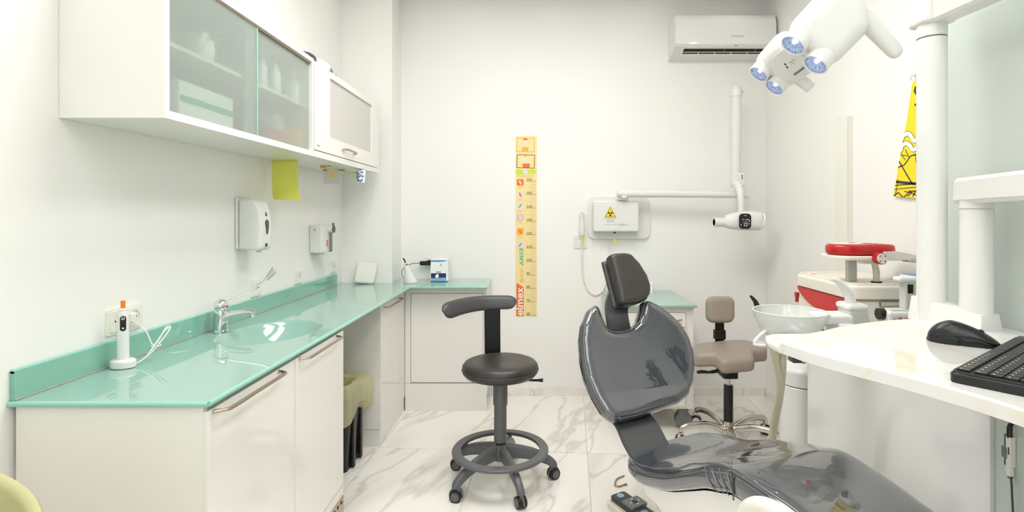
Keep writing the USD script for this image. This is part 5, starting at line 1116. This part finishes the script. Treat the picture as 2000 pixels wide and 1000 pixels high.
obj('head', cyl(p2 + (0, 0, 1.369), p2 + (0, 0, 1.39), .0355, 48), WHITE, t)
obj('beam', bar([p2 + (-.001, .034, 1.414), p2 + (-.002, 0, 1.414), p2 + (-.02, -.2, 1.418), p2 + (-.05, -.5, 1.42)], .07, .066, k=3, bev=.15), WHITE, t, 30)

# ------------------------------------------------------------------ mouse and keyboard
ray_ = unit((.62, .78, 0)); mx = unit(np.array([.80, -.58, 0])); my = np.cross((0, 0, 1), mx); mo = np.array([.938, 1.182, ZD])
t = thing('computer_mouse', 'black wireless computer mouse on the white desk top', 'mouse', mo)
L_, Wd = .132, .066
def mouse_f(X, Y, Z):
    u = X / (L_ / 2); prof_h = .051 * np.sqrt(np.clip(1 - np.abs(u) ** 2.4, 0, 1)) * (1 - .42 * np.clip(u + .35, 0, 2) ** 1.1)
    wv = Wd / 2 * (np.clip(1 - np.abs(u) ** 3.2, 1e-4, 1)) ** .5 * (1 - .12 * np.exp(-((u - .1) / .35) ** 2))
    top = prof_h * np.sqrt(np.clip(1 - np.abs(Y / np.maximum(wv, 1e-4)) ** 2.6, 0, 1))
    d = np.maximum(np.hypot(np.abs(Y) / np.maximum(wv, 1e-3), 0) - 1, np.abs(u) - 1) * .03
    return np.maximum(np.maximum(d, Z - top), -Z + .001)
mm = nets(mouse_f, (-.07, -.037, -.003), (.07, .037, .058), .0022); mm.vertices[:, 2] = np.maximum(mm.vertices[:, 2], .0008)
obj('shell', place(mm, mo, mx, my), BLACK, t, True)
obj('side_grip', place(tube([(-.052, -.026, .017), (-.02, -.0312, .021), (.015, -.0298, .021), (.045, -.028, .013), (.06, -.016, .009)], .0016, 8, 8), mo, mx, my), RUBBER, t, True)
obj('scroll_wheel', place(cyl((.030, -.0035, .0290), (.030, .0035, .0290), .006, 24), mo, mx, my), DGREY, t)
ko = np.array([.700, .915, ZD]); kx = unit((.35, .262, 0)); ky = np.cross((0, 0, 1), kx); ky = -ky           # ky points towards the near side
KL, KD = .43, .138
def kpt(m): return place(m, ko, kx, np.cross((0, 0, 1), kx)) 
t = thing('keyboard', 'black computer keyboard lying at an angle on the white desk top', 'keyboard', ko)
kp = rrect(KL, KD, .012, KL / 2, -KD / 2)
obj('case', kpt(pad(kp, .017, .005, 120)), BLACK, t, 40)
obj('deck', kpt(place(pad(rrect(KL - .006, KD - .006, .01, KL / 2, -KD / 2), .004, .0015, 100), (0, 0, .0155), (1, 0, 0), (0, 1, 0))), RUBBER, t, 40)
cap = place(pad(rrect(.0178, .0178, .0015), .0045, .0012, 28, 2), (0, 0, .0188), (1, 0, 0), (0, 1, 0))
legs_ = iter('7894561230.QAZWSXEDCRFV')
nk = 0
for i in range(21):
    for j in range(6):
        x = .018 + .0195 * i; y = -.018 - .0195 * j - (.004 if j else 0)
        if -y > KD - .01 or x > KL - .012: continue
        m = cap.copy(); m.apply_translation((x, y, 0)); k_ = obj('key', kpt(m), BLACK, t, False); nk += 1
        if i < 9: obj('legend', kpt(place(box(-.0022, .0022, -.0012, .0012, 0, .0004), (x - .003, y + .003, .0232), (1, 0, 0), (0, 1, 0))), LGREY, k_, False)
# adapter hung on the glass below the desk
ad = np.array([XG, 1.305, 0])
def px_(x, y, o=0): return atx(x, y, XG - o)
t = thing('usb_adapter', 'small grey and white cable adapter on the green glass below the desk', 'adapter', px_(1980, 880))
c_ = px_(1976, 880); yA = c_[1]
obj('shell', rbox(XG - .017, XG - .0005, yA - .014, yA + .0, px_(1980, 912)[2], px_(1980, 851)[2], .003), OFFW, t)
obj('clip_base', rbox(XG - .013, XG - .0005, yA, yA + .008, px_(1980, 912)[2], px_(1980, 851)[2], .002), DGREY, t)
obj('clip', rbox(XG - .020, XG - .002, yA - .006, yA + .008, px_(1980, 896)[2], px_(1980, 874)[2], .002), MGREY, t)
obj('slot_mark', box(XG - .0175, XG - .0165, yA - .012, yA - .009, px_(1980, 886)[2], px_(1980, 872)[2]), INK, t, False)
zc = px_(1980, 851)[2]
obj('cable', tube([(XG - .012, yA - .008, zc - .004), (XG - .012, yA - .008, zc + .02), (XG - .012, yA - .015, zc + .035), (XG - .014, yA - .04, zc + .065), (XG - .03, yA - .09, ZD - .03)], .0042, 12, 8, radii=[.006, .006, .0045, .004, .004]), BLACK, t, True)
zl = px_(1980, 912)[2]
obj('plug', rbox(XG - .016, XG - .004, yA - .012, yA - .001, zl - .022, zl + .004, .002), OFFW, t); obj('plug_shell', rbox(XG - .014, XG - .005, yA - .010, yA - .002, zl - .028, zl - .004, .002), MGREY, t)
obj('cable', tube([(XG - .01, yA - .009, zl - .02), (XG - .01, yA - .012, zl - .06), (XG - .008, yA - .014, zl - .16), (XG - .008, yA - .016, .3), (XG - .01, yA - .02, .02)], .0022, 8, 8), DGREY, t, True)

# ================================================================== OPERATING LAMP
vr = unit(at(1538, 127, 1.5) - (0, 0, EYE))
perp = np.array([-.64, 0, -.77]); perp = unit(perp - vr * (perp @ vr)); ln = unit(-.57 * vr + .82 * perp)
lb_ = np.array([.77, 0, -.64]); lb_ = unit(lb_ - ln * (lb_ @ ln)); la = np.cross(lb_, ln); la = la if la[0] > 0 else -la
LC = at(1538, 127, 1.5)
def L(a, b, n): return LC + la * a + lb_ * b + ln * n
t = thing('operating_lamp', 'white four-reflector operating lamp with two handles above the chair', 'lamp', LC)
A1, A2, Bq = -.098, .094, .033
bd1 = balls(*[(L(A1, s * .031, -.040), .0365) for s in (-1, 1)], *[(L(A1 + .03, s * .03, -.09), .04) for s in (-1, 1)], *[(L(0, s * .035, -.038), .031) for s in (-1, 1)])
bd2 = balls(*[(L(A2, s * .038, -.046), .0415) for s in (-1, 1)], (L(A2 + .012, -.03, -.12), .048), (L(A2 + .012, .036, -.12), .048), (L(A2 + .01, .0, -.155), .05))
obj('front_housing', bd1, WHITE, t, True); obj('rear_housing', bd2, WHITE, t, True)
for a, bq, r in ((A1, .0305, .0265), (A2, .0385, .0295)):
    for s in (-1, 1):
        c0 = L(a, s * bq, .011)
        obj('rim', lathe([(r, -.040), (r + .0035, -.040), (r + .0035, .004), (r + .002, .006), (r, .004), (r, -.040)], c0, 44, ln), WHITE, t, 40)
        rf = obj('reflector', lathe([(0, -.006), (r * .5, -.005), (r * .8, -.002), (r + .0004, .003), (r + .0004, -.004), (0, -.012)], c0, 44, ln), LENS, t, True, 'faceted blue-white reflector')
        obj('led', place(trimesh.creation.icosphere(2, r * .2), c0 - ln * .003 + la * .006 - lb_ * .004, la, lb_), LED, rf, True)
obj('face_plate', place(pad(rrect(.12, .085, .03), .006, .003, 56), L(-.003, .0, -.012), la, lb_) if np.dot(np.cross(la, lb_), ln) > 0 else place(pad(rrect(.085, .12, .03), .006, .003, 56), L(-.003, 0, -.012), lb_, la), WHITE, t, 40)
obj('logo_dot', cat(cyl(L(-.012, -.004, -.0065), L(-.012, -.004, -.0054), .0035, 14), cyl(L(-.016, .006, -.0065), L(-.016, .006, -.0054), .0035, 14)), INK, t)
obj('logo_print', cat(cyl(L(.002, .0, -.0062), L(.03, .0, -.0062), .0012, 6), cyl(L(.002, .006, -.0062), L(.022, .006, -.0062), .0009, 6)), GREYINK, t)
obj('sensor_slot', cyl(L(-.02, .036, -.0078), L(.03, .034, -.0078), .004, 10), MGREY, t)
obj('handle', tube([L(A2 + .012, .02, -.165), L(A2 + .012, .07, -.168), L(A2 + .01, .12, -.165), L(A2 + .008, .178, -.160)], .023, 24, 8, radii=[.026, .024, .0215, .019]), WHITE, t, 40)
obj('handle_end', balls((L(A2 + .008, .176, -.160), .0185)), WHITE, t, True)
obj('handle', tube([L(A1 + .01, .05, -.05), L(A1 + .012, .08, -.052), L(A1 + .012, .112, -.054)], .0165, 20, 6), WHITE, t, 40)
obj('pivot', cyl(L(A2 + .012, -.05, -.165), L(A2 + .012, .045, -.165), .03, 28), WHITE, t)
e_ = L(A2 + .012, -.01, -.17)
obj('neck', tube([e_, e_ + (.012, 0, .03), e_ + (.03, .0, .07), e_ + (.06, -.0, .13), (.985, 1.42, 2.27), (.98, 1.42, 2.38)], .034, 24, 8, radii=[.034, .034, .032, .03, .028, .028]), WHITE, t, 40)

# ================================================================== OLIVE CHAIR AT THE NEAR EDGE
gc = np.array([-1.01, .72, 0])
t = thing('tub_chair', 'pale olive tub chair with a sloping rim in the near left corner', 'chair', gc)
ths = np.radians(np.linspace(-60, 240, 61)); rin = []
for a in ths:
    dg = math.degrees(a); h = np.interp(dg, [-60, 0, 25, 45, 62, 80, 100, 130, 180, 240], [.72, .80, .830, .848, .866, .885, .92, .95, .93, .80])
    sec = [(.205, .42), (.235, .42), (.255, (h + .42) / 2), (.262, h - .012), (.256, h), (.246, h), (.238, h - .012), (.23, (h + .42) / 2)]
    rin.append([(gc[0] + r * math.cos(a), gc[1] + r * math.sin(a), z) for r, z in sec])
obj('shell', loft(rin), OLIVE, t, 60); obj('seat', place(pad(Point(0, 0).buffer(.235), .09, .03, 64), gc + (0, 0, .38), (1, 0, 0), (0, 1, 0)), OLIVE, t)
for a in (45, 135, 225, 315):
    u = np.array([math.cos(math.radians(a)), math.sin(math.radians(a)), 0]); obj('leg', cyl(gc + u * .2, gc + u * .15 + (0, 0, .39), .012, 14, .016), STEEL, t)
